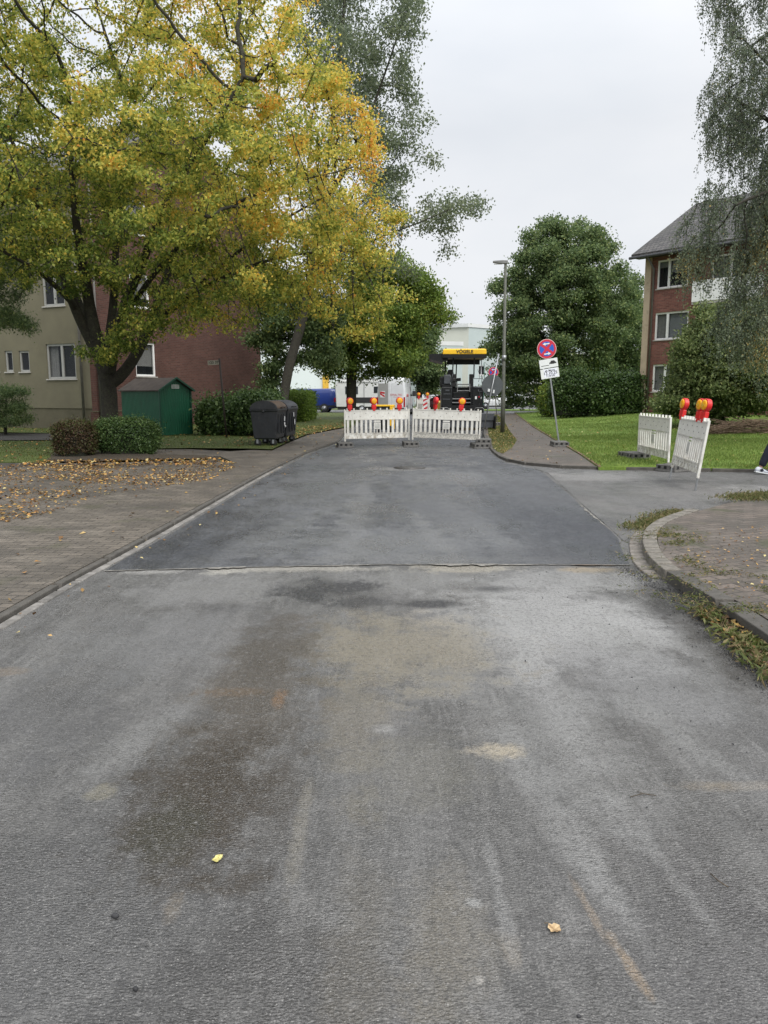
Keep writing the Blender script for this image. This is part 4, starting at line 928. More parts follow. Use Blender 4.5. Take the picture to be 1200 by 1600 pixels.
def barrier(Ln=2.0, grimy=False):
    r = empty('barrier', (0, 0, 0)); mb = MB()
    for x in (0.0, Ln - .045):
        p = MB(); p.box(x, x + .045, -.02, .02, .10, 1.03); o = p.build('post', M_BARW, r, bevel=.006)
        if True:
            q = MB(); q.box(x + .008, x + .037, -.013, .013, -.10, .0995); q.build('post_end', M_STEEL, o)
    x0, x1 = .047, Ln - .047
    mb = MB(); mb.box(x0, x1, -.012, .012, .745, .985); mb.box(x0, x1, -.022, .022, .987, 1.01); mb.box(x0, x1, -.022, .022, .722, .743); mb.build('upper_board', M_BARW, r)
    mb = MB(); mb.box(x0, x1, -.012, .012, .20, .315); mb.box(x0, x1, -.022, .022, .175, .198); mb.box(x0, x1, -.022, .022, .317, .338); mb.build('lower_board', M_GRIME if grimy else M_BARW, r)
    mb = MB(); n = 14; xs = [x0 + (x1 - x0) * (k + .5) / n for k in range(n)]
    for k, x in enumerate(xs):
        if k in (6, 7): continue
        mb.box(x - .034, x + .034, -.014, .014, .340, .720)
    mb.box(xs[6] - .034, xs[7] + .034, -.016, .016, .45, .64); mb.box(xs[6] - .034, xs[6] - .01, -.014, .014, .340, .448); mb.box(xs[7] + .01, xs[7] + .034, -.014, .014, .340, .448); mb.box(xs[6] + .05, xs[6] + .075, -.014, .014, .34, .448)
    mb.box(xs[6] - .034, xs[7] + .034, -.014, .014, .66, .70)
    mb.build('slats', M_BARW, r)
    mb = MB(); mb.box(xs[6] - .01, xs[7] + .01, -.0185, -.0165, .47, .62); mb.build('label_field', M_GAP, r)
    mb = MB()
    for k in range(11):
        x = x0 + .09 + k * (x1 - x0 - .18) / 10; mb.disc((x, .91 if k % 2 else .82), .010, -.016, .016, 8); mb.disc((x, .26), .009, -.016, .016, 8)
    mb.build('bolts', M_HOLE, r)
    mb = MB()
    for k in range(10):
        x = x0 + .05 + k * (x1 - x0 - .1) / 9; mb.box(x - .018, x + .018, -.02, .02, 1.0105, 1.065)
    mb.build('top_studs', M_BARW, r); return r
def place_barrier(pA, pB, label, grimy=False, z=0, roll=0.0, tilt=0.0, group='white fence barriers closing the road'):
    """pA = left bottom point, pB = right bottom"""
    Ln = (Vector(pB) - Vector(pA)).length; r = barrier(Ln, grimy); d = Vector(pB) - Vector(pA)
    rz = math.atan2(d.y, d.x)
    r.matrix_world = Matrix.Translation(Vector((pA[0], pA[1], z))) @ Matrix.Rotation(rz, 4, 'Z') @ Matrix.Rotation(roll, 4, 'Y') @ Matrix.Rotation(tilt, 4, 'X')
    tag(r, label, 'barrier', group); return r
Y1 = 22.9
A1 = G(538, 700); A1 = Vector((W(538, 690, 22.6).x, 22.6, 0)); B1_ = Vector((W(640, 690, 23.1).x, 23.1, 0))
A2 = Vector((W(643.5, 690, 22.8).x, 22.8, 0)); B2_ = Vector((W(750, 690, 22.3).x, 22.3, 0))
bA = place_barrier(A1, B1_, 'left one of the two white slatted barriers across the road', z=.06, roll=-.006)
bB = place_barrier(A2, B2_, 'right one of the two white barriers across the road, black grime on its bottom board', True, z=.10, roll=.028)
foot(A1.x + .02, 22.55, .006, R(8), 'black foot plate under the left end of the left road barrier')
foot(B1_.x + .02, 22.95, .006, R(4), 'black foot plate between the two road barriers')
foot(B2_.x - .02, 22.2, .006, R(4), 'lower of two stacked foot plates at the right end of the road barriers')
foot(B2_.x + .1, 22.3, .124, R(-6), 'upper of two stacked foot plates at the right end of the road barriers')

M_RED = paint('red_plastic', (.62, .02, .02), .35, 0, .15, 20); M_REDL = paint('red_lens', (.55, .02, .04), .15, 0, .1, 60)
def lens_mat():
    m, t, b = new_mat('yellow_lens'); v = objco(t)
    vo = t.nodes.new('ShaderNodeTexVoronoi'); vo.inputs['Scale'].default_value = 70; L(t, v, vo.inputs['Vector'])
    c = ramp(t, vo.outputs['Distance'], [(.0, (.95, .55, .02)), (.6, (.80, .34, .01))]); L(t, c, b.inputs['Base Color']); b.inputs['Roughness'].default_value = .15
    bump(t, b, vo.outputs['Distance'], .4, .004); return m
M_YL = lens_mat()
def lamp(red=False):
    r = empty('warning_lamp', (0, 0, 0)); mb = MB()
    mb.box(-.07, .07, -.035, .035, 0, .13); mb.box(-.05, .05, -.028, .028, .1305, .17); mb.build('battery_case', M_RED, r, bevel=.01)
    mb = MB(); mb.disc((0, .235), .105, -.042, .042, 28); mb.build('lamp_housing', M_RED, r, bevel=.008)
    for s in (-1, 1):
        mb = MB(); K = 24; rings = []
        for (rr, yy) in ((.086, .043), (.084, .05), (.07, .058), (.04, .064), (.01, .066)): rings.append([(rr * math.cos(2 * math.pi * k / K), s * yy, .235 + rr * math.sin(2 * math.pi * k / K)) for k in range(K)])
        mb.loft(rings, cap=True, smooth=True); mb.build('lens', M_REDL if red else M_YL, r)
    mb = MB(); mb.disc((0, .235), .028, -.0685, -.0665, 16); mb.build('lens_cap', M_REDL if red else paint('lens_gold', (.8, .5, .05), .3), r)
    mb = MB(); mb.box(-.035, .035, -.03, .03, -.05, -.001); mb.build('clamp', M_RED, r)
    return r
def on_barrier(b, x, rz, label, red=False, lean=0.0, s=1.0):
    l = lamp(red); l.matrix_world = b.matrix_world @ Matrix.Translation((x, 0, 1.035)) @ Matrix.Rotation(rz, 4, 'Z') @ Matrix.Rotation(lean, 4, 'Y') @ Matrix.Scale(s, 4)
    tag(l, label, 'warning lamp', 'warning lamps on the barriers'); return l
on_barrier(bA, .17, .25, 'yellow warning lamp at the left end of the left road barrier', lean=.04)
on_barrier(bA, .90, .2, 'yellow warning lamp in the middle of the left road barrier', lean=-.03)
on_barrier(bA, 1.68, -.1, 'yellow warning lamp near the right end of the left road barrier', lean=.03)
on_barrier(bB, .66, -.9, 'all red warning lamp on the right road barrier', True, lean=.15)
on_barrier(bB, 1.42, .2, 'yellow warning lamp on the right road barrier before the paver', lean=.12)
# the pair standing on the right
q0 = Vector((W(997, 700, 17.9).x, 17.9, 0)); q1 = Vector((W(1046, 700, 15.75).x, 15.75, 0))
bC = place_barrier(q0, q1, 'left one of the two upright barriers at the side road, top lamps missing', z=.045, group='white fence barriers at the side road')
r0 = Vector((5.30, 14.15, 0)); r1 = Vector((5.02, 12.25, 0))
bD = place_barrier(r0, r1, 'leaning barrier at the side road carrying three lamps', z=.105, roll=-.0, tilt=-.13, group='white fence barriers at the side road')
on_barrier(bD, .05, .22, 'lone warning lamp at the left end of the leaning side road barrier')
on_barrier(bD, 1.25, .30, 'left one of two adjoining warning lamps on the leaning barrier')
on_barrier(bD, 1.56, .30, 'right one of two adjoining warning lamps on the leaning barrier')
foot(q0.x - .12, q0.y - .1, .07, R(8), 'foot plate lying on the grass edge at the left end of the side road barriers')
foot(q1.x + .1, q1.y - .2, .006, R(-55), 'foot plate between the two side road barriers')

# ------------------------------------------------------------------ lamp post and signs
M_POST = paint('grey_green_post', (.10, .105, .085), .6, .2, .25, 3, (.16, .16, .13), .3)
lp = G(785, 676, ZR); Hl = W(783, 410, lp.y).z
post = empty('street_lamp', (lp.x, lp.y, ZR), 0, 'tall slim grey street lamp on the leafy verge right of the road', 'street lamp')
mb = MB(); mb.path([(0, 0, 0), (0, 0, 1.3), (0, 0, 1.35), (-.03, 0, Hl - .05)], [.085, .085, .07, .05], 14); mb.build('pole', M_POST, post)
mb = MB(); mb.tube((0, 0, 2.75), (0, 0, 2.95), .09); mb.build('clamp_band', M_STEEL, post)
mb = MB(); mb.loft([[(.05, -.06, Hl - .10), (.05, .06, Hl - .10), (.05, .06, Hl + .02), (.05, -.06, Hl + .02)], [(-.15, -.09, Hl - .10), (-.15, .09, Hl - .10), (-.15, .09, Hl + .02), (-.15, -.09, Hl + .02)], [(-.50, -.08, Hl - .06), (-.50, .08, Hl - .06), (-.50, .08, Hl), (-.50, -.08, Hl)]]); mb.build('lamp_head', paint('lamp_head_grey', (.2, .2, .2), .5), post, bevel=.01)
mb = MB(); mb.box(-.46, -.16, -.06, .06, Hl - .115, Hl - .101); mb.build('lamp_glass', paint('lamp_glass', (.5, .5, .48), .2), post)

M_SRED = paint('sign_red', (.55, .02, .05), .35, 0, .08, 20); M_SBLUE = paint('sign_blue', (.02, .10, .48), .35, 0, .08, 20); M_SWHITE = paint('sign_white', (.72, .74, .74), .4, 0, .06, 10); M_SBLACK = paint('sign_black', (.02, .02, .02), .5)
M_SPINK = paint('sign_rim', (.72, .50, .48), .4); M_SGREY = paint('sign_back_grey', (.085, .095, .10), .55, .2, .15, 4)
def noparking(parent, c, r, arrows=True, y=0.0, purple=False):
    """round no-stopping plate; returns disc part. local xz plane facing -y"""
    mb = MB(); mb.disc(c, r, y - .004, y); d = mb.build('sign_disc', M_SPINK, parent)
    mb = MB(); mb.disc(c, r * .95, y - .006, y - .0045); mb.build('red_field', M_SRED, d)
    mb = MB(); mb.disc(c, r * .74, y - .008, y - .0065); mb.build('blue_field', M_SBLUE, d)
    mb = MB()
    for a in (R(45), R(-45)):
        M = Matrix.Translation((c[0], 0, c[1])) @ Matrix.Rotation(a, 4, 'Y'); e = y - (.0095 if a > 0 else .0105)
        mb.box(-r * .80, r * .80, e - .0005, e, -r * .135, r * .135, M=M)
    mb.build('red_cross', M_SRED, d)
    if arrows:
        mb = MB()
        for s, zc in ((-1, .50), (1, -.50)):
            ar = [(-.34, -.06), (.08, -.06), (.08, -.16), (.36, 0), (.08, .16), (.08, .06), (-.34, .06)]
            mb.prism([(c[0] + s * x * r, c[1] + (zc + z) * r) for x, z in ar], y - .013, y - .012)
        mb.build('white_arrows', M_SWHITE, d)
    return d
# near tilted sign
sb = G(873, 697, ZR); stp = W(851, 531, sb.y)
lean = math.atan2(sb.x - stp.x, stp.z - ZR)
sg = empty('no_stopping_sign', (sb.x, sb.y, ZR + .11), 0, 'leaning red and blue no stopping sign with two white plates on a foot plate', 'road sign')
sg.rotation_euler = (0, -lean, 0); Ls = (stp - sb).length
mb = MB(); mb.box(-.02, .02, -.02, .02, -.10, Ls - .11); mb.build('pole', M_STEEL, sg)
zc = lambda py: (697 - py) / (697 - 531) * Ls - .11
rS = .275
noparking(sg, (-.0, zc(545)), rS, y=-.03)
mb = MB(); mb.box(-.26, .26, -.032, -.028, zc(574), zc(560.5)); p1 = mb.build('tow_away_plate', M_SWHITE, sg)
zz = zc(570)
mb = MB(); s_ = .011
car_o = [(0, 0), (2, 0), (2.6, 1), (4.2, 1), (4.8, 0), (13.2, 0), (13.8, 1), (15.4, 1), (16, 0), (18, 0), (18, 4), (15.5, 5), (13, 8.5), (5, 8.5), (3, 5), (0, 4)]
mb.prism([(.02 + x * s_, zz + .02 + z * s_) for x, z in car_o], -.035, -.033)
mb.box(-.22, .0, -.035, -.033, zz - .01, zz + .004); mb.build('tow_pictogram', M_SBLACK, p1)
mb = MB(); mb.box(-.26, .26, -.032, -.028, zc(590), zc(575.2)); p2 = mb.build('date_plate', M_SWHITE, sg)
mb = MB(); mb.box(-.17, .20, -.0345, -.0325, zc(588.5), zc(576)); mb.build('paper_notice', paint('notice_paper', (.78, .80, .9), .6, 0, .05, 30), p2)
for tx, py_, sz in (('ab Mont.', 578.3, .085), ('13.10.25', 582.4, .115), ('7-18 Uhr', 586.4, .07)):
    text_mesh('notice_text', tx, sz, M_SBLACK, p2, (.015, -.0365, zc(py_)), (math.pi / 2, 0, 0), .001, .001)
foot(sb.x + .02, sb.y, ZR + .004, R(-4), 'foot plate under the leaning no stopping sign')
# grey back of a round sign on a crossing pole, beside the paver
g0 = G(752, 687, .0); g0 = Vector((W(752, 680, 25).x, 25, 0)); g1 = W(779.5, 553, 25); lean2 = -math.atan2(g1.x - g0.x, g1.z)
gs = empty('turned_road_sign', (g0.x, g0.y, .006), 0, 'leaning pole with a dark grey round sign back beside the paver', 'road sign')
gs.rotation_euler = (0, -lean2, 0); Lg = (g1 - g0).length
mb = MB(); mb.tube((0, 0, 0), (0, 0, Lg), .024, .024, 10); mb.build('pole', M_STEEL, gs)
zc2 = lambda py: (685 - py) / (685 - 553) * Lg
mb = MB(); mb.disc((.0, zc2(600)), .34, .03, .036, 40); mb.build('sign_disc', M_SGREY, gs)
mb = MB(); mb.box(-.12, -.05, -.03, .028, zc2(610), zc2(606)); mb.box(.05, .1, -.03, .028, zc2(611), zc2(606)); mb.build('clamp', M_SWHITE, gs)
# far no stopping sign
f0 = G(777, 665, ZR); fs = empty('no_stopping_sign', (f0.x, f0.y, ZR + .11), 0, 'small far no stopping sign on a thin pole left of the street lamp', 'road sign')
ft = W(770, 571, f0.y); Lf = (ft.z - ZR - .11); fs.rotation_euler = (0, math.atan2(ft.x - f0.x, Lf), 0)
mb = MB(); mb.tube((0, 0, -.1), (0, 0, Lf), .022, .022, 8); mb.build('pole', M_STEEL, fs)
noparking(fs, (0, Lf - .30), .24, y=-.03)
foot(f0.x, f0.y, ZR + .012, R(3), 'foot plate under the small far no stopping sign')
# house number sign
h0 = G(354, 684, ZL + .02); h1 = W(342.5, 560, h0.y); lh = math.atan2(h1.x - h0.x, h1.z)
hsn = empty('house_number_sign', (h0.x, h0.y, ZL + .02), 0, 'thin leaning dark post with a small white house number sign before the brick gable', 'sign')
hsn.rotation_euler = (0, lh, 0); Lh = (h1 - h0).length
mb = MB(); mb.tube((0, 0, 0), (0, 0, Lh), .035, .03, 10); mb.build('pole', paint('dark_post', (.035, .025, .022), .6, 0, .3, 5), hsn)
mb = MB(); mb.box(-.40, -.03, -.02, -.01, Lh - .20, Lh - .055); sp = mb.build('sign_plate', paint('grey_white_plate', (.40, .38, .33), .5), hsn)
text_mesh('sign_text', '33 37', .125, M_SBLACK, sp, (-.175, -.0225, Lh - .127), (math.pi / 2, 0, 0), .001, .002)
mb = MB(); mb.prism([(-.37, Lh - .127), (-.335, Lh - .10), (-.335, Lh - .155)], -.0235, -.0215); mb.build('sign_arrow', M_SBLACK, sp)
# white wrapped post beyond the lawn
wp0 = G(817, 641, .05); wpst = empty('marker_post', (wp0.x, wp0.y, .05), 0, 'short white post with dark foot at the far end of the pavement', 'post')
mb = MB(); mb.box(-.22, .22, -.1, .1, .55, 2.6); mb.build('white_panel', M_SWHITE, wpst)
mb = MB(); mb.tube((0, .0, 0), (0, 0, .55), .06); mb.ball((0, 0, .5), .25); mb.build('dark_foot', M_SBLACK, wpst)

# ------------------------------------------------------------------ road paver
M_PYEL = paint('machine_yellow', (.88, .52, .02), .4, 0, .12, 2, (.4, .25, .05), .2)
M_PBLK = paint('machine_black', (.005, .0055, .006), .42, .1, .4, 4, (.03, .028, .026), .2)
M_PGRY = paint('machine_grey', (.075, .08, .09), .45, .2, .25, 5); M_PLT = paint('worn_steel', (.27, .27, .27), .45, .6, .3, 8); M_PSEAT = paint('seat_vinyl', (.012, .012, .012), .5)
K = 34 / 1200
px_ = lambda zx: (zx / 10 - 64) * K
pz_ = lambda zy: 1.55 + (80 - zy / 10) * K
pv = empty('road_paver', (W(724, 620, 34).x, 34, 0), R(-3), 'black road paver with a yellow canopy roof parked behind the barriers', 'road paver')
def pbox(name, zx0, zx1, zy0, zy1, y0, y1, m, bev=.01, parent=None):
    b_ = MB(); b_.box(px_(zx0), px_(zx1), y0, y1, pz_(zy1), pz_(zy0)); return b_.build(name, m, parent or pv, bevel=bev)
mb = MB(); x0, x1, z0, z1 = px_(315), px_(975), pz_(208), pz_(125)
mb.loft([[(x0, -.3, z0), (x1, -.3, z0), (x1, 2.6, z0), (x0, 2.6, z0)], [(x0 + .01, -.3, z1 - .04), (x1 - .01, -.3, z1 - .04), (x1 - .01, 2.6, z1 - .04), (x0 + .01, 2.6, z1 - .04)], [(x0 + .08, -.22, z1), (x1 - .08, -.22, z1), (x1 - .08, 2.5, z1), (x0 + .08, 2.5, z1)]])
canopy = mb.build('canopy', M_PYEL, pv, bevel=.02)
text_mesh('canopy_lettering', 'VÖGELE', .20, M_SBLACK, canopy, ((px_(530) + px_(760)) / 2, -.312, pz_(170)), (math.pi / 2, 0, 0), .004, .004)
pbox('canopy_frame', 305, 970, 209, 262, -.28, 2.58, M_PBLK)
for zx in (120, ):
    mb = MB(); xa, xb = px_(112), px_(318)
    mb.loft([[(xa, -.2, pz_(275)), (xb, -.2, pz_(330)), (xb, 2.4, pz_(330)), (xa, 2.4, pz_(275))], [(xa, -.2, pz_(200)), (xb, -.2, pz_(200)), (xb, 2.4, pz_(200)), (xa, 2.4, pz_(200))]]); mb.build('canopy_side_flap', M_PBLK, pv)
pbox('canopy_hinge', 300, 395, 262, 300, .0, .5, M_PBLK)
pbox('rear_visor', 400, 930, 262, 335, 1.9, 2.0, M_PBLK)
for (a, b_, c_, d_) in ((385, 262, 370, 510), (478, 262, 468, 560), (560, 262, 552, 600), (800, 262, 798, 560), (930, 262, 945, 640)):
    mb = MB(); yy = {385: 2.2, 478: .1, 560: 2.2, 800: .1, 930: .9}[a]; mb.tube((px_(a), yy, pz_(b_)), (px_(c_), yy, pz_(d_)), .028 if a != 930 else .015); mb.build('canopy_post', M_PBLK if a in (385, 560) else M_PGRY, pv)
b_ = pbox('left_console', 335, 440, 512, 655, -.1, .5, M_PGRY, .03)
pbox('console_foot', 310, 445, 655, 720, -.05, .6, M_PBLK, .02)
pbox('console_side', 280, 335, 540, 700, .1, .9, M_PBLK, .03)
mb = MB(); mb.loft([[(px_(x), .5 + y, pz_(z)) for x, y, z in ((392, 0, 520), (500, 0, 520), (505, .12, 520), (388, .12, 520))], [(px_(x), .5 + y, pz_(z)) for x, y, z in ((405, 0, 430), (480, 0, 430), (480, .10, 430), (405, .10, 430))]]); mb.box(px_(400), px_(520), .1, .6, pz_(620), pz_(560)); mb.box(px_(450), px_(530), .15, .55, pz_(700), pz_(500)); mb.build('driver_seat', M_PSEAT, pv, bevel=.03)
pbox('control_panel', 555, 612, 555, 605, .9, 1.1, M_PBLK, .02)
pbox('control_stalk', 545, 560, 560, 700, 1.0, 1.05, M_PBLK, .005)
pbox('right_seat_back', 735, 800, 500, 700, .4, .6, M_PSEAT, .03)
pbox('upper_body', 300, 470, 700, 1090, -.2, 2.0, M_PBLK, .03)
pbox('upper_body', 740, 945, 690, 1090, -.15, 2.0, M_PBLK, .03)
pbox('engine_hood', 470, 740, 700, 1090, .35, 3.4, M_PBLK, .03)
pbox('walkway', 545, 740, 650, 664, -.1, 1.2, M_PLT, .004)
for zy in (690, 757): pbox('step_rail', 545, 735, zy - 6, zy + 6, -.12, -.07, M_PLT, .006)
for zx in (545, 735): pbox('step_upright', zx - 6, zx + 6, 650, 775, -.13, -.08, M_PLT, .004)
pbox('step_tread', 470, 750, 872, 888, -.15, .2, M_PLT, .005); pbox('step_tread', 465, 750, 930, 944, -.25, .1, M_PLT, .005)
pbox('name_plate', 585, 650, 800, 830, .33, .345, M_PGRY, .003)
pbox('conveyor_shield', 480, 740, 780, 865, .1, .34, M_PBLK, .02)
for s in ((360, 740, 420, 760), (330, 800, 440, 812), (320, 880, 440, 890)): pbox('body_panel_line', s[0], s[2], s[1], s[3], -.215, -.205, M_PGRY, .003)
pbox('reflector_plate', 815, 845, 840, 885, -.17, -.155, M_SWHITE, .003); pbox('reflector_plate', 905, 915, 850, 880, -.17, -.155, M_SWHITE, .003)
pbox('rear_light', 868, 885, 838, 860, -.17, -.155, M_REDL, .003)
mb = MB()
for pts in ([(775, 1090), (775, 560), (790, 573), (925, 573), (945, 600), (945, 1120)],): mb.path([(px_(a), -.2, pz_(c)) for a, c in pts], .016, 6)
mb.path([(px_(790), -.2, pz_(708)), (px_(915), -.2, pz_(708))], .016, 6); mb.path([(px_(865), -.2, pz_(740)), (px_(865), -.2, pz_(768)), (px_(925), -.2, pz_(768))], .016, 6)
mb.path([(px_(455), -.2, pz_(1090)), (px_(455), -.2, pz_(560)), (px_(470), -.2, pz_(500))], .014, 6)
mb.build('handrail', M_PGRY, pv)
for a, b__ in ((270, 410), (795, 935)):
    mb = MB(); mb.path([(px_(a), -.9, pz_(1110)), (px_(a), -.9, pz_(1030)), (px_(a + 20), -.9, pz_(1012)), (px_(b__ - 20), -.9, pz_(1012)), (px_(b__), -.9, pz_(1030)), (px_(b__), -.9, pz_(1110))], .014, 6); mb.build('screed_rail', M_PLT, pv)
mb = MB(); mb.path([(px_(945), -.1, pz_(330)), (px_(955), -.2, pz_(640)), (px_(935), -.4, pz_(900)), (px_(940), -.6, pz_(1120))], .013, 6); mb.build('hose', paint('green_hose', (.02, .10, .07), .5), pv)
mb = MB(); mb.path([(px_(860), .2, pz_(430)), (px_(890), .1, pz_(540)), (px_(870), .1, pz_(620))], .01, 6); mb.path([(px_(880), -.2, pz_(760)), (px_(900), -.3, pz_(900)), (px_(870), -.3, pz_(1000)), (px_(900), -.5, pz_(1090))], .014, 6); mb.build('hose', M_PSEAT, pv)
mb = MB(); mb.box(-1.28, 1.22, -1.25, -.55, .12, .42); mb.box(-1.3, 1.25, -1.3, -.5, .4205, pz_(1090)); mb.build('screed', M_PGRY, pv, bevel=.015)
mb = MB(); mb.box(-1.34, -1.285, -1.5, -.3, .03, .55); mb.box(1.256, 1.31, -1.5, -.3, .03, .62); mb.build('screed_end_gate', M_PBLK, pv)
mb = MB(); mb.box(-.9, .86, -.55, .3, .25, 1.05); mb.build('auger_housing', M_PBLK, pv)
for s in (-1, 1):
    xx = s * .78; mb = MB()
    prof = [(.3, .12), (.45, .02), (2.9, .02), (3.1, .12), (3.15, .4), (3.05, .62), (2.9, .68), (.5, .68), (.32, .6), (.26, .4)]
    mb.loft([[(xx - .13, y, z) for y, z in prof], [(xx + .13, y, z) for y, z in prof]]); mb.build('track', M_RUB, pv, bevel=.02)
mb = MB(); mb.loft([[(-.9, 3.2, .35), (.9, 3.2, .35), (.9, 3.2, 1.1), (-.9, 3.2, 1.1)], [(-1.2, 4.6, .35), (1.2, 4.6, .35), (1.25, 4.6, 1.2), (-1.25, 4.6, 1.2)]]); mb.build('hopper', M_PYEL, pv)

# ------------------------------------------------------------------ vehicles
M_TYRE = paint('tyre', (.018, .018, .018), .8); M_RIM = paint('rim', (.30, .31, .32), .35, .7, .15, 10); M_DGL = paint('car_glass', (.02, .024, .028), .05); M_TRIM = paint('black_trim', (.02, .02, .022), .5)
M_TAIL = paint('tail_light', (.42, .01, .02), .2); M_HEAD = paint('head_light', (.6, .62, .62), .1)
def car_paint(name, c, metal=.0):
    m, t, b = new_mat(name); v = objco(t)
    cc = ramp(t, noise(t, v, 1.5, 5, .6), [(.3, tuple(x * .85 for x in c)), (.7, c)]); L(t, cc, b.inputs['Base Color'])
    b.inputs['Roughness'].default_value = .3; b.inputs['Coat Weight'].default_value = .6; b.inputs['Coat Roughness'].default_value = .08; b.inputs['Metallic'].default_value = metal; return m
def wheel_(p, x, y, r, wd=.2):
    s = 1 if y > 0 else -1
    mb = MB(); K = 24
    def rg(rr, yy): return [(x + rr * math.cos(2 * math.pi * k / K), yy, r + rr * math.sin(2 * math.pi * k / K)) for k in range(K)]
    mb.loft([rg(r * .9, y - s * wd), rg(r, y - s * wd * .85), rg(r, y - s * .03), rg(r * .92, y), rg(r * .66, y - s * .005)], cap=False, smooth=True); w_ = mb.build('wheel', M_TYRE, p)
    mb = MB(); mb.loft([rg(r * .66, y - s * .004), rg(r * .6, y - s * .04), rg(r * .2, y - s * .02), rg(.01, y - s * .015)], smooth=True)
    for k in range(5):
        a = 2 * math.pi * k / 5; mb.box(-.03, .03, -.012, .012, r * .12, r * .62, M=Matrix.Translation((x, y - s * .02, r)) @ Matrix.Rotation(a, 4, 'Y'))
    mb.build('rim', M_RIM, w_); return w_
def section(x, w, z0, zs, zt, wt):
    """half-rounded body section: width w up to shoulder zs, tapering to wt at the top zt"""
    h = w / 2; t_ = wt / 2
    half = [(h * .90, z0), (h, z0 + .10), (h, zs * .6 + z0 * .4), (h * .985, zs), (lerp(h * .985, t_, .55), lerp(zs, zt, .55)), (t_, zt - min(.09, (zt - zs) * .25)), (t_ * .86, zt)]
    return [(x, y, z) for y, z in half] + [(x, -y, z) for y, z in reversed(half)]
def vehicle(name, st, pm, wheels, wr, label, cat, windows, group=None, doors=(), tail=None, head=None):
    r = empty(name, (0, 0, 0), 0, label, cat, group)
    mb = MB(); mb.loft([section(*s) for s in st], smooth=True); body = mb.build('body', pm, r)
    md = body.modifiers.new('bevel', 'BEVEL'); md.width = .03; md.segments = 2; md.limit_method = 'ANGLE'; md.angle_limit = R(35)
    def prof(x):
        for a, b in zip(st[:-1], st[1:]):
            if a[0] <= x <= b[0]:
                f = (x - a[0]) / max(1e-6, b[0] - a[0]); return [lerp(p, q, f) for p, q in zip(a, b)]
        return list(st[0] if x < st[0][0] else st[-1])
    def side_y(x, z):
        _, w, z0, zs, zt, wt = prof(x); f = 0 if z <= zs else (z - zs) / max(.01, zt - zs); return lerp(w / 2 * (1 if z < zs * .9 else .99), wt / 2, min(1, f)) + .006
    for (pts) in windows:
        for s in (-1, 1):
            m2 = MB(); m2.loft([[(x, s * side_y(x, z), z) for x, z in pts], [(x, s * (side_y(x, z) - .03), z) for x, z in pts]]); m2.build('side_window', M_DGL, r)
    for (x, za, zb) in doors:
        for s in (-1, 1):
            m2 = MB(); m2.path([(x, s * (side_y(x, z) - .002), z) for z in (za, (za + zb) / 2, zb)], .007, 4); m2.build('door_line', M_TRIM, r)
    m2 = MB()
    for s in (-1, 1):
        xs0, xs1 = wheels[0] + wr, wheels[-1] - wr; m2.box(xs0, xs1, s * (side_y((xs0 + xs1) / 2, .3)) - .02, s * (side_y((xs0 + xs1) / 2, .3)) + .012, .20, .34)
    m2.build('sill_trim', M_TRIM, r)
    for x in wheels:
        for s in (-1, 1):
            yy = s * (prof(x)[1] / 2 + .004); m3 = MB(); m3.disc((x, wr + .01), wr * 1.16, min(yy, yy + s * .006), max(yy, yy + s * .006), 24); m3.build('wheel_arch', M_TRIM, r)
            wheel_(r, x, yy + s * .02, wr)
    return r, side_y
# white panel van, rear towards us (x forward from the rear doors)
M_VW = car_paint('white_van_paint', (.84, .86, .88))
vst = [(0, 1.90, .42, 1.5, 2.52, 1.66), (.12, 1.98, .38, 1.6, 2.66, 1.74), (.6, 1.99, .32, 1.6, 2.70, 1.76), (4.2, 1.99, .32, 1.6, 2.68, 1.74), (4.75, 1.98, .32, 1.5, 2.35, 1.60), (5.2, 1.95, .32, 1.25, 1.55, 1.62), (5.75, 1.86, .34, 1.0, 1.18, 1.60), (5.95, 1.70, .36, .8, .95, 1.5)]
van, sy = vehicle('panel_van', vst, M_VW, (1.15, 4.95), .35, 'white high roof panel van with red lettering seen from the rear behind the left barrier', 'van',
    [[(3.55, 1.35), (4.55, 1.35), (4.50, 1.9), (3.7, 2.05), (3.55, 2.05)]], doors=[(2.2, .5, 2.4), (3.4, .45, 2.4)])
mb = MB(); mb.box(-.012, .006, .03, .86, .62, 2.30); mb.box(-.012, .006, -.86, -.03, .62, 2.30); rd = mb.build('rear_doors', M_VW, van, bevel=.01)
mb = MB(); mb.box(-.022, -.013, .20, .90, .66, 2.24); mb.build('grey_door_panel', paint('grey_panel', (.34, .34, .33), .6, 0, .08, 3), rd)
M_STR = paint('stripe_white', (.75, .75, .75), .4); M_STRR = paint('stripe_red', (.55, .04, .05), .4)
mb = MB(); mb.box(-.030, -.024, .42, .78, 1.26, 1.72); wpn = mb.build('warning_panel', M_STR, rd)
mb = MB()
for k in range(2):
    o_ = k * .24; mb.add([(-.034, .44, 1.28 + o_), (-.034, .44, 1.40 + o_), (-.034, .76, 1.60 + o_ * .4), (-.034, .76, 1.48 + o_ * .4)], [(0, 1, 2, 3)])
mb.build('warning_stripes', M_STRR, wpn)
text_mesh('van_lettering', 'STRA-TEC', .19, M_STRR, rd, (-.0135, -.38, 1.45), (math.pi / 2, 0, -math.pi / 2), .001, .002)
text_mesh('van_lettering', 'STRASSENBAU', .075, M_STRR, rd, (-.0135, -.38, 1.30), (math.pi / 2, 0, -math.pi / 2), .001)
text_mesh('van_lettering', 'STRA-TEC', .26, M_STRR, van, (1.4, -1.003, 1.4), (math.pi / 2, 0, 0), .004, .003)
for s in (-1, 1):
    mb = MB(); mb.box(-.02, .10, s * .93 - .05, s * .93 + .05, .62, 1.30); mb.build('tail_light', M_TAIL, van, bevel=.01)
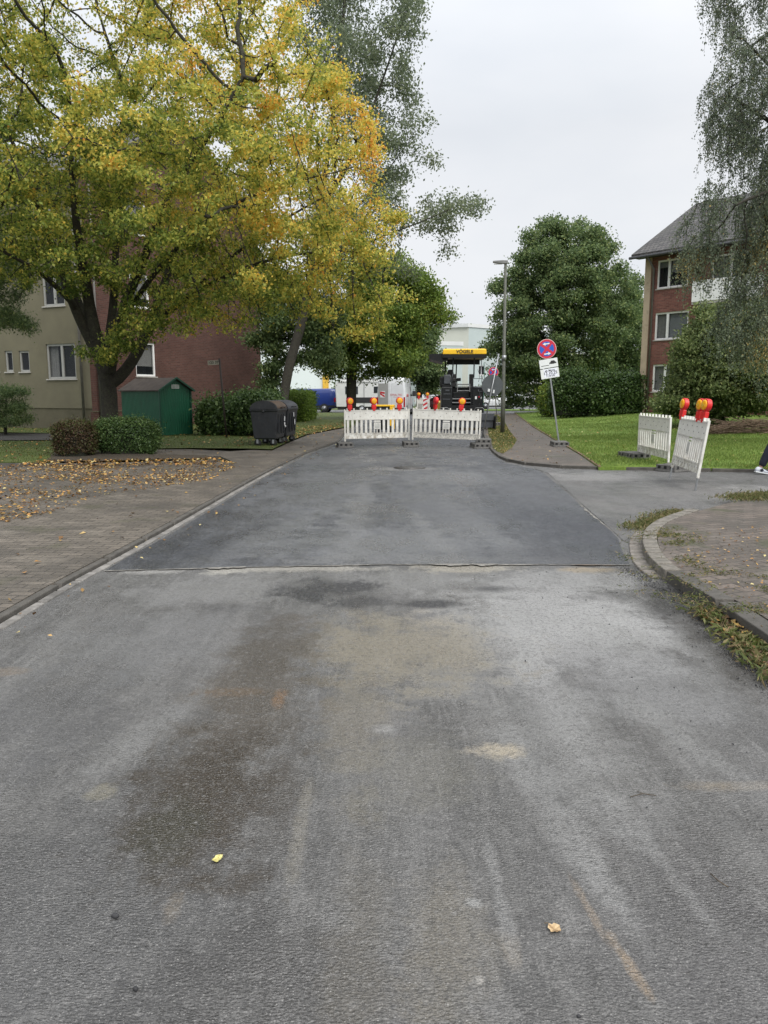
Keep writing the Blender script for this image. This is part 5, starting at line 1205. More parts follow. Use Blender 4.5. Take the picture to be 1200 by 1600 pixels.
mb = MB(); mb.box(-.10, .05, -.92, .92, .40, .56); mb.build('bumper', M_TRIM, van, bevel=.02)
mb = MB(); mb.box(-.02, .0, -.26, .26, .66, .77); mb.build('number_plate', M_SWHITE, van)
for s in (-1, 1):
    mb = MB(); mb.box(4.45, 4.62, s * 1.02 - (.0 if s > 0 else .28), s * 1.02 + (.28 if s > 0 else 0), 1.35, 1.75); mb.build('mirror', M_TRIM, van, bevel=.03)
v0 = W(611, 620, 54); van.location = (v0.x, 54, 0.006); van.rotation_euler = (0, 0, R(90 - 8))
# blue van, side on
M_VB = car_paint('blue_van_paint', (.012, .035, .19))
bst = [(0, 1.80, .40, 1.1, 1.80, 1.50), (.10, 1.88, .34, 1.15, 1.92, 1.58), (.5, 1.90, .28, 1.15, 1.96, 1.62), (3.4, 1.90, .28, 1.15, 1.93, 1.60), (4.1, 1.88, .28, 1.08, 1.30, 1.52), (4.7, 1.80, .30, .9, 1.05, 1.55), (4.88, 1.65, .34, .7, .86, 1.5)]
bv, sy2 = vehicle('delivery_van', bst, M_VB, (.95, 3.95), .33, 'dark blue van parked side on beyond the grass on the far left', 'van', [[(2.65, 1.2), (3.75, 1.2), (3.45, 1.78), (2.65, 1.80)]], doors=[(1.4, .4, 1.85), (2.5, .4, 1.8)])
mb = MB(); mb.box(.05, 4.7, -.958, -.945, .42, .58); mb.box(.05, 4.7, .945, .958, .42, .58); mb.build('side_moulding', M_TRIM, bv)
for s in (-1, 1):
    mb = MB(); mb.box(-.015, .12, s * .90 - .06, s * .90 + .06, .85, 1.20); mb.build('tail_light', M_TAIL, bv, bevel=.01)
mb = MB(); mb.box(-.015, .02, -.70, .70, 1.2, 1.7); mb.build('rear_window', M_DGL, bv)
mb = MB(); mb.box(-.09, .05, -.88, .88, .36, .56); mb.build('bumper', M_TRIM, bv, bevel=.02)
v1 = W(525.5, 640, 64); bv.location = (v1.x, 65, .006); bv.rotation_euler = (0, 0, R(176))
# far parked cars
def hatch(label, col, metal, group='cars parked beyond the cross street'):
    st = [(0, 1.55, .38, .75, 1.0, 1.35), (.08, 1.70, .30, .88, 1.12, 1.30), (.35, 1.74, .24, .92, 1.38, 1.15), (1.2, 1.76, .22, .92, 1.46, 1.12), (2.2, 1.76, .22, .92, 1.44, 1.14), (3.05, 1.75, .22, .90, 1.06, 1.30), (3.75, 1.68, .24, .72, .86, 1.34), (4.05, 1.48, .30, .58, .70, 1.2)]
    r, s_ = vehicle('parked_car', st, car_paint('car_paint', col, metal), (.75, 3.25), .31, label, 'car', [[(.55, .97), (1.45, .97), (1.45, 1.34), (.75, 1.32)], [(1.52, .97), (2.75, .97), (2.25, 1.33), (1.52, 1.35)]], group, doors=[(1.48, .35, .95), (2.6, .35, .95)])
    for s in (-1, 1):
        mb = MB(); mb.box(-.01, .12, s * .70 - .10, s * .70 + .10, .72, .95); mb.build('tail_light', M_TAIL, r, bevel=.01)
        mb = MB(); mb.box(3.80, 4.02, s * .60 - .12, s * .60 + .12, .55, .68); mb.build('headlight', M_HEAD, r, bevel=.01)
        mb = MB(); mb.box(2.45, 2.6, s * .95 - .08, s * .95 + .08, .95, 1.08); mb.build('mirror', M_TRIM, r, bevel=.02)
    mb = MB(); mb.add([(.055, -.60, .95), (.055, .60, .95), (.27, .52, 1.32), (.27, -.52, 1.32)], [(0, 1, 2, 3)]); mb.build('rear_window', M_DGL, r)
    mb = MB(); mb.add([(2.98, -.62, 1.09), (2.98, .62, 1.09), (2.32, .54, 1.43), (2.32, -.54, 1.43)], [(0, 1, 2, 3)]); mb.build('windscreen', M_DGL, r)
    return r
def put(r, pxc, Y, rz, half=2.0, z=.006):
    c = W(pxc, 620, Y); a = R(rz); r.location = (c.x - half * math.cos(a), Y - half * math.sin(a), z); r.rotation_euler = (0, 0, a)
put(hatch('white hatchback parked side on just right of the paver', (.70, .72, .73), 0), 776, 80, 0)
put(hatch('black hatchback parked beyond the lawn, right of the white cars', (.012, .013, .016), 0), 829, 92, 12)
put(hatch('silver car nose out between the white hatchback and the black car', (.45, .47, .48), .3), 806, 98, 150)
put(hatch('small white car at the far right end of the parked row', (.62, .64, .65), 0), 868, 96, 0)
put(hatch('silver white car half hidden left of the paver', (.60, .62, .64), .1), 681, 76, 8)
put(hatch('dark red car in front of the silver white car left of the paver', (.12, .012, .015), .2), 690, 71.5, 172)
# caravan like white box vehicle between tree trunk and white van
M_CV = car_paint('caravan_paint', (.66, .67, .66))
cvn = empty('caravan', (0, 0, 0), 0, 'white caravan with a square dark window between the trunk and the white van', 'caravan')
mb = MB(); mb.loft([[(x, y, z) for x, z in ((-2.4, .5), (2.1, .5), (2.5, 1.2), (2.3, 2.3), (2.0, 2.62), (-2.2, 2.62), (-2.5, 2.3))] for y in (-1.1, 1.1)]); mb.build('body', M_CV, cvn, bevel=.04)
mb = MB(); mb.box(.55, 1.2, -1.125, -1.102, 1.6, 2.1); mb.box(-1.7, -.7, -1.125, -1.102, 1.5, 2.1); mb.build('window', M_DGL, cvn)
mb = MB(); mb.box(-.9, 2.3, -1.13, -1.103, .82, 1.25); mb.build('dark_band', M_TRIM, cvn)
mb = MB(); mb.box(-2.3, 2.2, -1.12, -1.102, 2.38, 2.42); mb.box(-.25, -.2, -1.12, -1.102, .6, 2.36); mb.build('trim_line', M_STEEL, cvn)
mb = MB(); mb.box(-1.9, 1.8, -1.0, 1.0, 2.62, 2.72); mb.build('roof_rail', M_PLT, cvn)
for x in (-.4, ): wheel_(cvn, x, -1.12, .32); wheel_(cvn, x, 1.12, .32)
mb = MB(); mb.box(-2.3, 2.0, -1.0, 1.0, .28, .498); mb.build('chassis', M_TRIM, cvn)
c_ = W(572, 620, 62); cvn.location = (c_.x, 62.5, .006); cvn.rotation_euler = (0, 0, R(4))
# compact yellow generator behind the left barrier
gx = W(601, 650, 30); gen = empty('generator', (gx.x, 30, .006), R(-4), 'low yellow framed machine with a black grille behind the left barrier', 'generator')
mb = MB(); z1g = W(601, 633, 30).z; z0g = .15
mb.box(-.34, .20, -.02, .8, z0g, z1g - .06); mb.build('engine_box', M_PBLK, gen, bevel=.02)
mb = MB(); mb.box(-.36, .35, -.04, .82, z1g - .058, z1g); mb.box(.2005, .35, -.04, .82, z0g, z1g - .059); mb.build('yellow_hood', M_PYEL, gen, bevel=.015)
mb = MB()
for k in range(5): mb.box(-.30, .16, -.035, -.022, z1g - .16 - k * .1, z1g - .14 - k * .1)
mb.build('grille', M_PGRY, gen)
for x in (-.25, .25):
    mb = MB(); mb.path([(x - .06, .0, .16), (x + .06, .0, .16)], [.16, .16], 16); mb.build('wheel', M_TYRE, gen)
# small far barrier with orange lamps and a red white beacon
fb0 = Vector((W(651, 640, 45).x, 45, 0)); fb1 = Vector((W(663, 640, 45).x + .25, 45.2, 0))
bE = barrier(.75); bE.location = (fb0.x, 45, .25); tag(bE, 'short white barrier far behind the gap between the two road barriers', 'barrier', 'white fence barriers closing the road')
M_ORL = paint('orange_lens', (.75, .18, .03), .2)
for k in (0, 1):
    l = lamp(); l.location = (fb0.x + .12 + k * .5, 45, 1.28); l.rotation_euler = (0, 0, 0); tag(l, ['left', 'right'][k] + ' one of the two small lamps on the far short barrier', 'warning lamp', 'warning lamps on the barriers')
bk = empty('warning_beacon', (W(664.5, 640, 43.5).x, 43.5, .006), 0, 'red and white striped upright beacon beside the far short barrier', 'beacon')
mb = MB(); mb.box(-.125, .125, -.02, .02, .3, 1.3); pb = mb.build('beacon_panel', M_STR, bk, bevel=.01)
mb = MB()
for k in range(4):
    z = .34 + k * .25; mb.add([(-.12, -.023, z), (.12, -.023, z + .14), (.12, -.023, min(1.29, z + .26)), (-.12, -.023, z + .12)], [(0, 1, 2, 3)])
mb.build('red_stripes', M_STRR, pb)
mb = MB(); mb.box(-.25, .25, -.15, .15, 0, .1); mb.box(-.03, .03, -.03, .03, .1, .3); mb.build('foot', M_FOOT, bk)

# ------------------------------------------------------------------ person walking out at the right edge
def skin_body(name, verts, edges, radii, mat, parent=None, sub=2):
    me = bpy.data.meshes.new(name); me.from_pydata(verts, edges, []); o = link_mesh(name, me, mat, parent)
    o.modifiers.new('skin', 'SKIN'); me.skin_vertices  # layer is made by the modifier
    if not me.skin_vertices: bpy.context.view_layer.objects.active = o
    for i, r in enumerate(radii):
        me.skin_vertices[0].data[i].radius = (r, r) if not isinstance(r, tuple) else r
    me.skin_vertices[0].data[0].use_root = True
    s = o.modifiers.new('sub', 'SUBSURF'); s.levels = sub; s.render_levels = sub; return o
M_SKIN = paint('skin', (.45, .27, .2), .6, 0, .08, 8); M_NAVY = paint('navy_trousers', (.008, .010, .022), .85, 0, .3, 15); M_JACK = paint('khaki_jacket', (.17, .155, .10), .85, 0, .4, 22, (.3, .29, .24), .4); M_SHOE = paint('white_trainer', (.55, .58, .64), .6, 0, .25, 30); M_HAIR = paint('brown_hair', (.05, .03, .02), .7); M_BAG = paint('khaki_bag', (.28, .26, .19), .8, 0, .4, 25, (.12, .11, .07), .5)
ft_ = G(1188, 741, 0); P0 = ft_ + Vector((.35, 0, 0))      # hips over here; walking towards +x
per = empty('person', (P0.x, P0.y, 0.006), 0, 'person in dark trousers and white trainers walking out of the picture at the right edge', 'person')
bv_ = [(0, 0, .93), (0, 0, 1.12), (.02, 0, 1.32), (.03, 0, 1.44), (.04, 0, 1.52), (.06, 0, 1.62), (.065, 0, 1.70),
       (.0, -.17, 1.40), (-.10, -.22, 1.14), (-.06, -.23, .90), (-.03, -.23, .82),
       (.0, .17, 1.40), (.08, .22, 1.14), (.22, .21, .94), (.27, .20, .87),
       (-.02, -.09, .88), (-.25, -.09, .50), (-.40, -.08, .12), (.02, .09, .88), (.22, .09, .50), (.30, .09, .09)]
be_ = [(0, 1), (1, 2), (2, 3), (3, 4), (4, 5), (5, 6), (3, 7), (7, 8), (8, 9), (9, 10), (3, 11), (11, 12), (12, 13), (13, 14), (0, 15), (15, 16), (16, 17), (0, 18), (18, 19), (19, 20)]
br_ = [(.12, .15), (.11, .14), (.12, .16), (.09, .12), .055, (.085, .075), (.07, .065), .065, .05, .035, .028, .065, .05, .035, .028, .085, .058, .038, .085, .058, .038]
body = skin_body('body', bv_, be_, br_, M_SKIN, per)
skin_body('trousers', [(0, 0, .98), (-.02, -.09, .86), (-.25, -.09, .50), (-.385, -.08, .14), (.02, .09, .86), (.22, .09, .50), (.295, .09, .12)], [(0, 1), (1, 2), (2, 3), (0, 4), (4, 5), (5, 6)], [(.15, .18), .105, .085, .075, .105, .085, .075], M_NAVY, per)
skin_body('jacket', [(0, 0, .92), (0, 0, 1.12), (.02, 0, 1.32), (.03, 0, 1.45), (0, -.18, 1.39), (-.10, -.225, 1.14), (-.065, -.235, .93), (0, .18, 1.39), (.08, .225, 1.14), (.21, .215, .96)], [(0, 1), (1, 2), (2, 3), (3, 4), (4, 5), (5, 6), (3, 7), (7, 8), (8, 9)], [(.16, .19), (.14, .17), (.15, .19), (.09, .10), .08, .065, .05, .08, .065, .05], M_JACK, per)
mb = MB(); mb.ball((.045, 0, 1.70), (.105, .09, .10)); mb.build('hair', M_HAIR, per)
mb = MB(); mb.ball((.13, 0, 1.635), (.022, .012, .02)); mb.ball((.10, -.08, 1.64), (.02, .01, .03)); mb.ball((.10, .08, 1.64), (.02, .01, .03)); mb.build('face_features', M_SKIN, per)
mb = MB(); mb.ball((.135, -.03, 1.665), .010); mb.ball((.135, .03, 1.665), .010); mb.build('eyes', M_SBLACK, per)
def hand(c, s):
    pts, ed, rd = [(c[0], c[1], c[2] + .04), (c[0] + .005, c[1], c[2] - .04)], [(0, 1)], [(.026, .02), (.034, .016)]
    for k in range(4):
        i = len(pts); o_ = -.026 + k * .017; ln = (.07, .08, .075, .06)[k]
        pts += [(c[0] + o_ + .004, c[1], c[2] - .07), (c[0] + o_, c[1] - s * .012, c[2] - .07 - ln * .5), (c[0] + o_, c[1] - s * .035, c[2] - .07 - ln * .75)]; ed += [(1, i), (i, i + 1), (i + 1, i + 2)]; rd += [.009, .0085, .007]
    i = len(pts); pts += [(c[0] + .045, c[1] - s * .01, c[2] - .02), (c[0] + .055, c[1] - s * .02, c[2] - .06)]; ed += [(0, i), (i, i + 1)]; rd += [.011, .009]
    skin_body('hand', pts, ed, rd, M_SKIN, per, 1)
hand((-.03, -.235, .79), -1); hand((.28, .20, .84), 1)
def shoe(x, y, z, pitch):
    M = Matrix.Translation((x, y, z)) @ Matrix.Rotation(pitch, 4, 'Y')
    mb = MB(); K = 12; rings = []
    for (xx, hw, hh) in ((-.09, .028, .07), (-.06, .038, .10), (0, .040, .105), (.06, .045, .075), (.13, .047, .055), (.18, .035, .04), (.20, .012, .02)):
        rings.append([(xx, hw * math.cos(2 * math.pi * k / K), .012 + hh * .5 + hh * .5 * math.sin(2 * math.pi * k / K)) for k in range(K)])
    mb.loft(rings, smooth=True, M=M); o = mb.build('shoe', M_SHOE, per)
    mb = MB(); mb.box(-.09, .18, -.042, .042, 0, .02, M=M); mb.build('sole', M_SWHITE, o, bevel=.006)
    mb = MB(); mb.box(-.02, .05, -.046, -.03, .05, .07, M=M); mb.box(.0, .03, -.047, -.03, .03, .09, M=M); mb.build('stripe', M_NAVY, o)
shoe(-.41, -.08, .03, R(10)); shoe(.31, .09, 0, 0)
bg_ = empty('shopping_bag', (P0.x - .02, P0.y - .25, .30), 0, 'khaki fabric bag hanging from the walking person\'s hand', 'bag')
mb = MB(); mb.loft([[(-.19, -.05, .0), (.19, -.05, .0), (.19, .05, 0), (-.19, .05, 0)], [(-.21, -.07, .2), (.21, -.07, .2), (.21, .07, .2), (-.21, .07, .2)], [(-.20, -.03, .34), (.20, -.03, .34), (.20, .03, .34), (-.20, .03, .34)]]); mb.build('bag_body', M_BAG, bg_, bevel=.02)
for s in (-.02, .02):
    mb = MB(); mb.path([(-.13, s, .33), (-.04, s, .46), (0, 0, .50), (.04, s, .46), (.13, s, .33)], .008, 6); mb.build('handle', M_BAG, bg_)

# ------------------------------------------------------------------ trees
M_BARK = paint('bark_dark', (.030, .026, .020), .95, 0, .4, 9, (.07, .08, .04), .45, .8)
M_BARKG = paint('bark_grey', (.045, .040, .032), .95, 0, .4, 9, (.06, .065, .04), .4, .8)
M_BIRCH = paint('birch_bark', (.45, .44, .41), .8, 0, .3, 8, (.04, .04, .04), .55, .4)
def colonize(att, nodes, parents, step=.35, infl=3.0, kill=.55, iters=90, droop=0.0):
    nodes = [np.array(p, float) for p in nodes]; parents = list(parents)
    A = att.copy(); X = np.array(nodes); d = np.full(len(A), 1e9); idx = np.zeros(len(A), int)
    for s in range(0, len(X), 400):
        D = np.linalg.norm(A[:, None] - X[None, s:s + 400], axis=2); m = D.min(1); k = D.argmin(1) + s; u = m < d; d[u] = m[u]; idx[u] = k[u]
    for it in range(iters):
        if len(A) == 0: break
        act = d < infl if it > 4 else d < 1e9
        if not act.any(): act = d <= np.sort(d)[min(20, len(d) - 1)]
        ii = idx[act]; dirs = unit(A[act] - X[ii]); acc = {}
        S = np.zeros((len(X), 3)); np.add.at(S, ii, dirs); us = np.unique(ii)
        v = S[us]; nn = np.linalg.norm(v, axis=1); ok = nn > 1e-3; us = us[ok]
        v = v[ok] / nn[ok][:, None] + RNG.normal(size=(len(us), 3)) * .12; v[:, 2] -= droop; v = unit(v)
        New = X[us] + v * step
        if len(New) == 0: break
        b = len(X); X = np.concatenate([X, New]); parents += list(us)
        D = np.linalg.norm(A[:, None] - New[None], axis=2); m = D.min(1); k = D.argmin(1) + b
        u = m < d; d[u] = m[u]; idx[u] = k[u]; keep = d > kill; A, d, idx = A[keep], d[keep], idx[keep]
        if len(X) > 9000: break
    return X, np.array(parents)
def pipe_radii(X, par, base_r, tip=.006, ex=2.2):
    r = np.zeros(len(X)); cnt = np.zeros(len(X)); 
    for i in range(len(X) - 1, 0, -1):
        if r[i] == 0: r[i] = tip ** ex
        r[par[i]] += r[i]
    kids = np.zeros(len(X), int); np.add.at(kids, par[1:], 1)
    r = r ** (1 / ex); r0 = r[0]
    # stretch so that trunk meets base_r while tips stay thin
    g = math.log(base_r / tip) / math.log(max(1.01, r0 / tip)); r = tip * (r / tip) ** g
    return r, kids
def crowd(P, c=.3):
    k = np.floor(P / c).astype(int); _, inv, cn = np.unique(k, axis=0, return_inverse=True, return_counts=True); return 1.0 / cn[inv.ravel()] ** 1.3
def tubes(name, X, par, r, mat, parent, rmin=.004, n=6):
    i = np.arange(1, len(X)); i = i[r[1:] > rmin]; a, b = X[par[i]], X[i]; ra, rb = np.minimum(r[par[i]], r[i] * 1.35), r[i]
    d = unit(b - a); ref = np.where(np.abs(d[:, 2:3]) > .9, np.array([[1., 0, 0]]), np.array([[0, 0, 1.]])); u = unit(np.cross(d, ref)); v = np.cross(d, u)
    k = np.arange(n) * 2 * math.pi / n; cs, sn = np.cos(k)[None, :, None], np.sin(k)[None, :, None]
    off = u[:, None] * cs + v[:, None] * sn
    V = np.concatenate([a[:, None] - d[:, None] * ra[:, None, None] * .35 + off * ra[:, None, None], b[:, None] + off * rb[:, None, None]], 1)
    q = np.arange(n); F = np.stack([q, (q + 1) % n, (q + 1) % n + n, q + n], 1)
    Q = (np.arange(len(i))[:, None, None] * 2 * n + F[None]).reshape(-1, 4)
    return fast_mesh(name, V.reshape(-1, 3), Q, None, mat, parent, True)
def blob_points(blobs, n, shell=.35):
    """blobs: (cx,cy,cz, rx,ry,rz)"""
    vol = np.array([b[3] * b[4] * b[5] for b in blobs]); w_ = vol / vol.sum(); out = []
    for b, f in zip(blobs, w_):
        k = max(8, int(n * f)); p = unit(RNG.normal(size=(k, 3))) * (RNG.random((k, 1)) ** (1 / 3) * (1 - shell) + shell * RNG.random((k, 1)) ** .15); out.append(p * np.array(b[3:]) + np.array(b[:3]))
    return np.concatenate(out)
def nfield(P, s, seed=0.0):
    return np.array([mnoise.noise(Vector((x * s + seed, y * s - seed, z * s))) for x, y, z in P])
def trunk_nodes(lines, step=.35, rr=None, radii=None):
    """lines: first is the trunk, the others (parent_line, points) start on it"""
    X, par = [], []
    for li, ln in enumerate(lines):
        pts = resample([Vector(p) for p in smooth_line(ln, 2)], step)
        if not X: st_ = -1
        else: st_ = int(np.argmin([(Vector(x) - pts[0]).length for x in X])); 
        for j, p in enumerate(pts):
            if st_ >= 0 and j == 0: continue
            par.append(len(X) - 1 if (j > (1 if st_ >= 0 else 0)) else (st_ if st_ >= 0 else 0)); X.append(tuple(p))
            if radii is not None: f = j / max(1, len(pts) - 1); radii.append(lerp(rr[li][0], rr[li][1], f))
    return X, par
def tree(name, label, lines, blobs, n_att, n_leaf, lsize, lmat, base_r, bark=None, group=None, spread=.3, lvf=None, gap=None, droop=0.0, step=.35, kill=.6, infl=3.0, aspect=.62, dropn=.35, tip=.006, rmin=.005, leaf_droop=.5, rleaf=None, cat='tree', base=None, lumpy=True):
    root = Vector(lines[0][0]) if base is None else base; r = empty(name, root, 0, label, cat, group)
    subs = []
    for b_ in blobs:
        for _ in range(7):
            d_ = unit(RNG.normal(size=(1, 3)))[0]; q_ = RNG.uniform(.28, .45); subs.append((b_[0] + d_[0] * b_[3] * .9, b_[1] + d_[1] * b_[4] * .9, b_[2] + d_[2] * b_[5] * .9, b_[3] * q_, b_[4] * q_, b_[5] * q_ * .8))
    blobs = [(b_[0], b_[1], b_[2], b_[3] * .9, b_[4] * .9, b_[5] * .9) for b_ in blobs] + subs if lumpy else blobs
    A = blob_points(blobs, n_att)
    if gap is not None: A = A[gap(A)]
    A = A[nfield(A, .45, 5.0) > -dropn * .7]
    X, par = colonize(A, *trunk_nodes(lines, step), step=step, kill=kill, infl=infl, droop=droop)
    rad, kids = pipe_radii(X, par, base_r, tip); off = np.array(root)
    t_ = tubes('trunk', X - off, par, rad, bark or M_BARK, r, rmin)
    lf = np.where((rad < (rleaf or tip * 3.2)) & (np.arange(len(X)) > 8))[0]
    if len(lf) < 5: print('few leaves nodes', name, len(X)); lf = np.arange(len(X) // 2, len(X))
    wgt = np.where(kids[lf] == 0, 2.2, 1.0) * crowd(X[lf], step * .9); i = RNG.choice(lf, n_leaf, p=wgt / wgt.sum())
    P = X[i] + RNG.normal(size=(n_leaf, 3)) * spread * np.array([1, 1, .75])
    P = P[P[:, 2] > .35]
    n = len(P); U = RNG.normal(size=(n, 3)); U[:, 2] -= leaf_droop; NR = RNG.normal(size=(n, 3)) * .7; NR[:, 2] += .8
    lv = lvf(P) if lvf else np.clip(RNG.normal(.5, .22, n) + .25 * nfield(P[:: 1], .6) if n < 1e5 else RNG.normal(.5, .25, n), 0, 1)
    leaf_mesh('crown', P - off, RNG.uniform(.7, 1.25, n) * lsize, U, NR, lv, lmat, r, aspect)
    return r
LM_Y = leaf_mat('autumn_leaves', [(0.0, (.09, .14, .03)), (.20, (.20, .27, .055)), (.40, (.40, .43, .09)), (.60, (.66, .59, .125)), (.78, (.86, .65, .13)), (.92, (.86, .52, .09)), (1.0, (.80, .38, .08))], .52)
LM_G = leaf_mat('maple_green_leaves', [(0.0, (.06, .11, .022)), (.5, (.17, .25, .05)), (.85, (.29, .36, .07)), (1.0, (.36, .34, .06))], .45)
LM_GREY = leaf_mat('grey_green_leaves', [(0.0, (.11, .14, .09)), (.5, (.19, .235, .145)), (1.0, (.30, .33, .19))], .45)
LM_DK = leaf_mat('dark_green_leaves', [(0.0, (.06, .10, .045)), (.5, (.145, .21, .085)), (.85, (.26, .33, .13)), (1.0, (.36, .40, .15))], .48)
LM_HEDGE = leaf_mat('laurel_leaves', [(0.0, (.03, .06, .02)), (.6, (.075, .13, .038)), (1.0, (.17, .24, .08))], .3, .35)
LM_HEDL = leaf_mat('bright_hedge_leaves', [(0.0, (.07, .12, .02)), (.6, (.16, .25, .04)), (1.0, (.28, .36, .07))], .4)
LM_RED = leaf_mat('reddish_hedge_leaves', [(0.0, (.04, .035, .02)), (.4, (.09, .05, .03)), (.6, (.08, .075, .03)), (1.0, (.09, .12, .035))], .3)
LM_SHR = leaf_mat('shrub_leaves', [(0.0, (.07, .11, .04)), (.5, (.17, .22, .08)), (.85, (.30, .35, .14)), (1.0, (.36, .38, .15))], .4)
LM_BIR = leaf_mat('birch_leaves', [(0.0, (.12, .15, .11)), (.5, (.20, .24, .165)), (.85, (.29, .32, .19)), (.93, (.42, .34, .14)), (1.0, (.50, .36, .13))], .45)

# main yellow tree
YT = 21.5
def Wt(px, py, Y=YT): return tuple(W(px, py, Y))
tb = (W(170, 660, YT).x, YT, 0.04)
lines = [[tb, Wt(171, 640), Wt(170, 600), Wt(158, 560), Wt(148, 520), Wt(140, 480), Wt(132, 430, 21), Wt(120, 360, 20.5), Wt(112, 280, 20), Wt(110, 180, 20)],
         [Wt(160, 565), Wt(135, 520), Wt(112, 470, 21.2), Wt(88, 400, 21), Wt(55, 310, 20.6), Wt(10, 200, 20.4)],
         [Wt(150, 530), Wt(118, 470, 22.2), Wt(100, 400, 23), Wt(80, 320, 24), Wt(70, 230, 25)],
         [Wt(164, 575), Wt(172, 520, 21.7), Wt(178, 470, 22), Wt(180, 400, 22.4), Wt(186, 330, 22.8), Wt(190, 240, 23), Wt(195, 140, 23)],
         [Wt(170, 590), Wt(182, 520, 21), Wt(196, 470, 20.5), Wt(222, 415, 19.8), Wt(240, 360, 19.3), Wt(270, 290, 18.8), Wt(330, 210, 18.2), Wt(380, 120, 18)],
         [Wt(176, 600), Wt(205, 570, 22), Wt(235, 510, 22.4), Wt(258, 440, 22.8), Wt(275, 390, 23), Wt(320, 310, 23.5), Wt(370, 240, 24), Wt(430, 160, 24)],
         [Wt(228, 520, 22.3), Wt(285, 470, 22.3), Wt(350, 410, 22), Wt(430, 350, 22), Wt(520, 300, 22)],
         [Wt(186, 505, 21), Wt(260, 400, 20), Wt(340, 330, 19), Wt(430, 290, 18.5), Wt(520, 270, 18.5)],
         [Wt(240, 500, 22.4), Wt(330, 440, 21), Wt(430, 400, 20.5), Wt(540, 390, 20.5), Wt(600, 400, 21)],
         [Wt(120, 480, 21.2), Wt(70, 430, 20), Wt(20, 400, 19), Wt(-60, 360, 18.5)]]
blobs = [(-5.2, 20.8, 6.4, 5.9, 5.6, 3.3), (-6.8, 21.3, 10.2, 5.6, 5.4, 4.6), (-11.5, 20.5, 8.5, 4.6, 5.0, 4.0), (-3.6, 21.0, 8.6, 3.6, 4.6, 3.6), (-3.1, 20.4, 4.7, 3.3, 3.6, 1.5), (-8.5, 19.5, 6.2, 3.6, 3.4, 1.5)]
fill = [Wt(x_, y_, Y_) + (1.5, 1.3, 1.2) for x_, y_, Y_ in ((240, 330, 18.5), (320, 300, 18.5), (290, 400, 19), (370, 380, 19), (210, 250, 19), (400, 300, 18), (180, 300, 19.5), (470, 420, 20), (90, 330, 19.5), (30, 340, 19.5), (350, 450, 20), (520, 470, 20.5), (440, 490, 20.5), (560, 505, 21), (600, 470, 21.5), (390, 480, 20))]
fill[-4:] = [q[:3] + (1.1, 1.2, .75) for q in fill[-4:]]
hang = [Wt(148, 556, 20) + (.55, .5, .16), Wt(245, 520, 19.6) + (1.2, 1.0, .42), Wt(205, 545, 20) + (.7, .6, .3), Wt(310, 505, 19.5) + (.9, .9, .5), Wt(70, 440, 19.5) + (1.2, 1.0, .35), Wt(20, 400, 19) + (1.2, 1, .5), Wt(420, 470, 20) + (1.4, 1.4, .8), Wt(170, 565, 20.6) + (.35, .3, .1), Wt(570, 440, 20.5) + (1.0, 1.2, .9), Wt(560, 500, 21) + (.8, 1, .5)]
def gapA(A):
    # stay right of the sky line seen at the upper right, and above the open trunk area on the left
    s = F_PX / A[:, 1]; pxx = 600 + A[:, 0] * s; h = A[:, 2]
    lim = np.interp(h, [2, 3.5, 5.4, 6.8, 8.2, 10.4, 11.5, 14], [.2, .5, .75, .5, .1, -1.35, -2.3, -3.4])
    low = np.interp(A[:, 0], [-13, -7.5, -6, -4.5, -2], [4.5, 4.5, 4.0, 3.4, 3.0])
    return (A[:, 0] < lim) & (h > low)
def lv_main(P):
    n = len(P); k = nfield(P[::1], .55, 2.0)
    g = .27 + .024 * (P[:, 2] - 4) + .034 * (P[:, 0] + 7) + .36 * k + .25 * nfield(P, 1.9, 8.0)
    return np.clip(g + RNG.normal(0, .18, n), 0, 1)
def tree_main():
    base = Vector(tb); r = empty('autumn_tree', base, 0, 'big multi stemmed tree with yellow and green autumn leaves on the left', 'tree')
    A = blob_points(blobs, 5200); A = A[gapA(A)]; A = A[nfield(A, .62, 5.0) > -.24]
    A = np.concatenate([A, blob_points(hang, 420), blob_points(fill, 700)])
    rl = []; T_ = trunk_nodes(lines, .3, [(.27, .03), (.18, .02), (.16, .02), (.15, .02), (.17, .015), (.18, .015), (.09, .012), (.08, .012), (.08, .012), (.09, .012)], rl)
    X, par = colonize(A, *T_, step=.28, kill=.42, infl=2.6)
    rad, kids = pipe_radii(X, par, .24, .009, 2.3); off = np.array(base); rad[:len(rl)] = np.maximum(rad[:len(rl)] * .6, np.array(rl))
    # keep the drawn limbs thick
    tubes('trunk', X - off, par, rad, M_BARK, r, .005, 8)
    lf = np.where((rad < .028) & (np.arange(len(X)) > 60))[0]; wgt = np.where(kids[lf] == 0, 2.2, 1.0)
    NL = 245000; wgt = wgt * crowd(X[lf], .28) * np.clip(1 + 2.4 * nfield(X[lf], 1.0, 4.0) - np.where((X[lf][:, 0] < -8.5) & (X[lf][:, 2] > 7), .1, 0), .08, 3); i = RNG.choice(lf, NL, p=wgt / wgt.sum()); P = X[i] + RNG.normal(size=(NL, 3)) * np.array([.15, .15, .085])
    U = RNG.normal(size=(NL, 3)); U[:, 2] -= .7; NR = RNG.normal(size=(NL, 3)) * .6; NR[:, 2] += .9
    leaf_mesh('crown', P - off, RNG.uniform(.06, .108, NL), U, NR, lv_main(P), LM_Y, r, .66)
    mb = MB(); mb.path([(0, 0, -.05), (0.0, 0, .15), (.0, 0, .5)], [.38, .30, .26], 12); mb.build('root_flare', M_BARK, r)
tree_main()

def pxblob(Y, cx, cy, rx, ry, dep=None):
    c = W(cx, cy, Y); s = Y / F_PX; return (c.x, c.y, c.z, rx * s, dep if dep else (rx + ry) / 2 * s, ry * s)
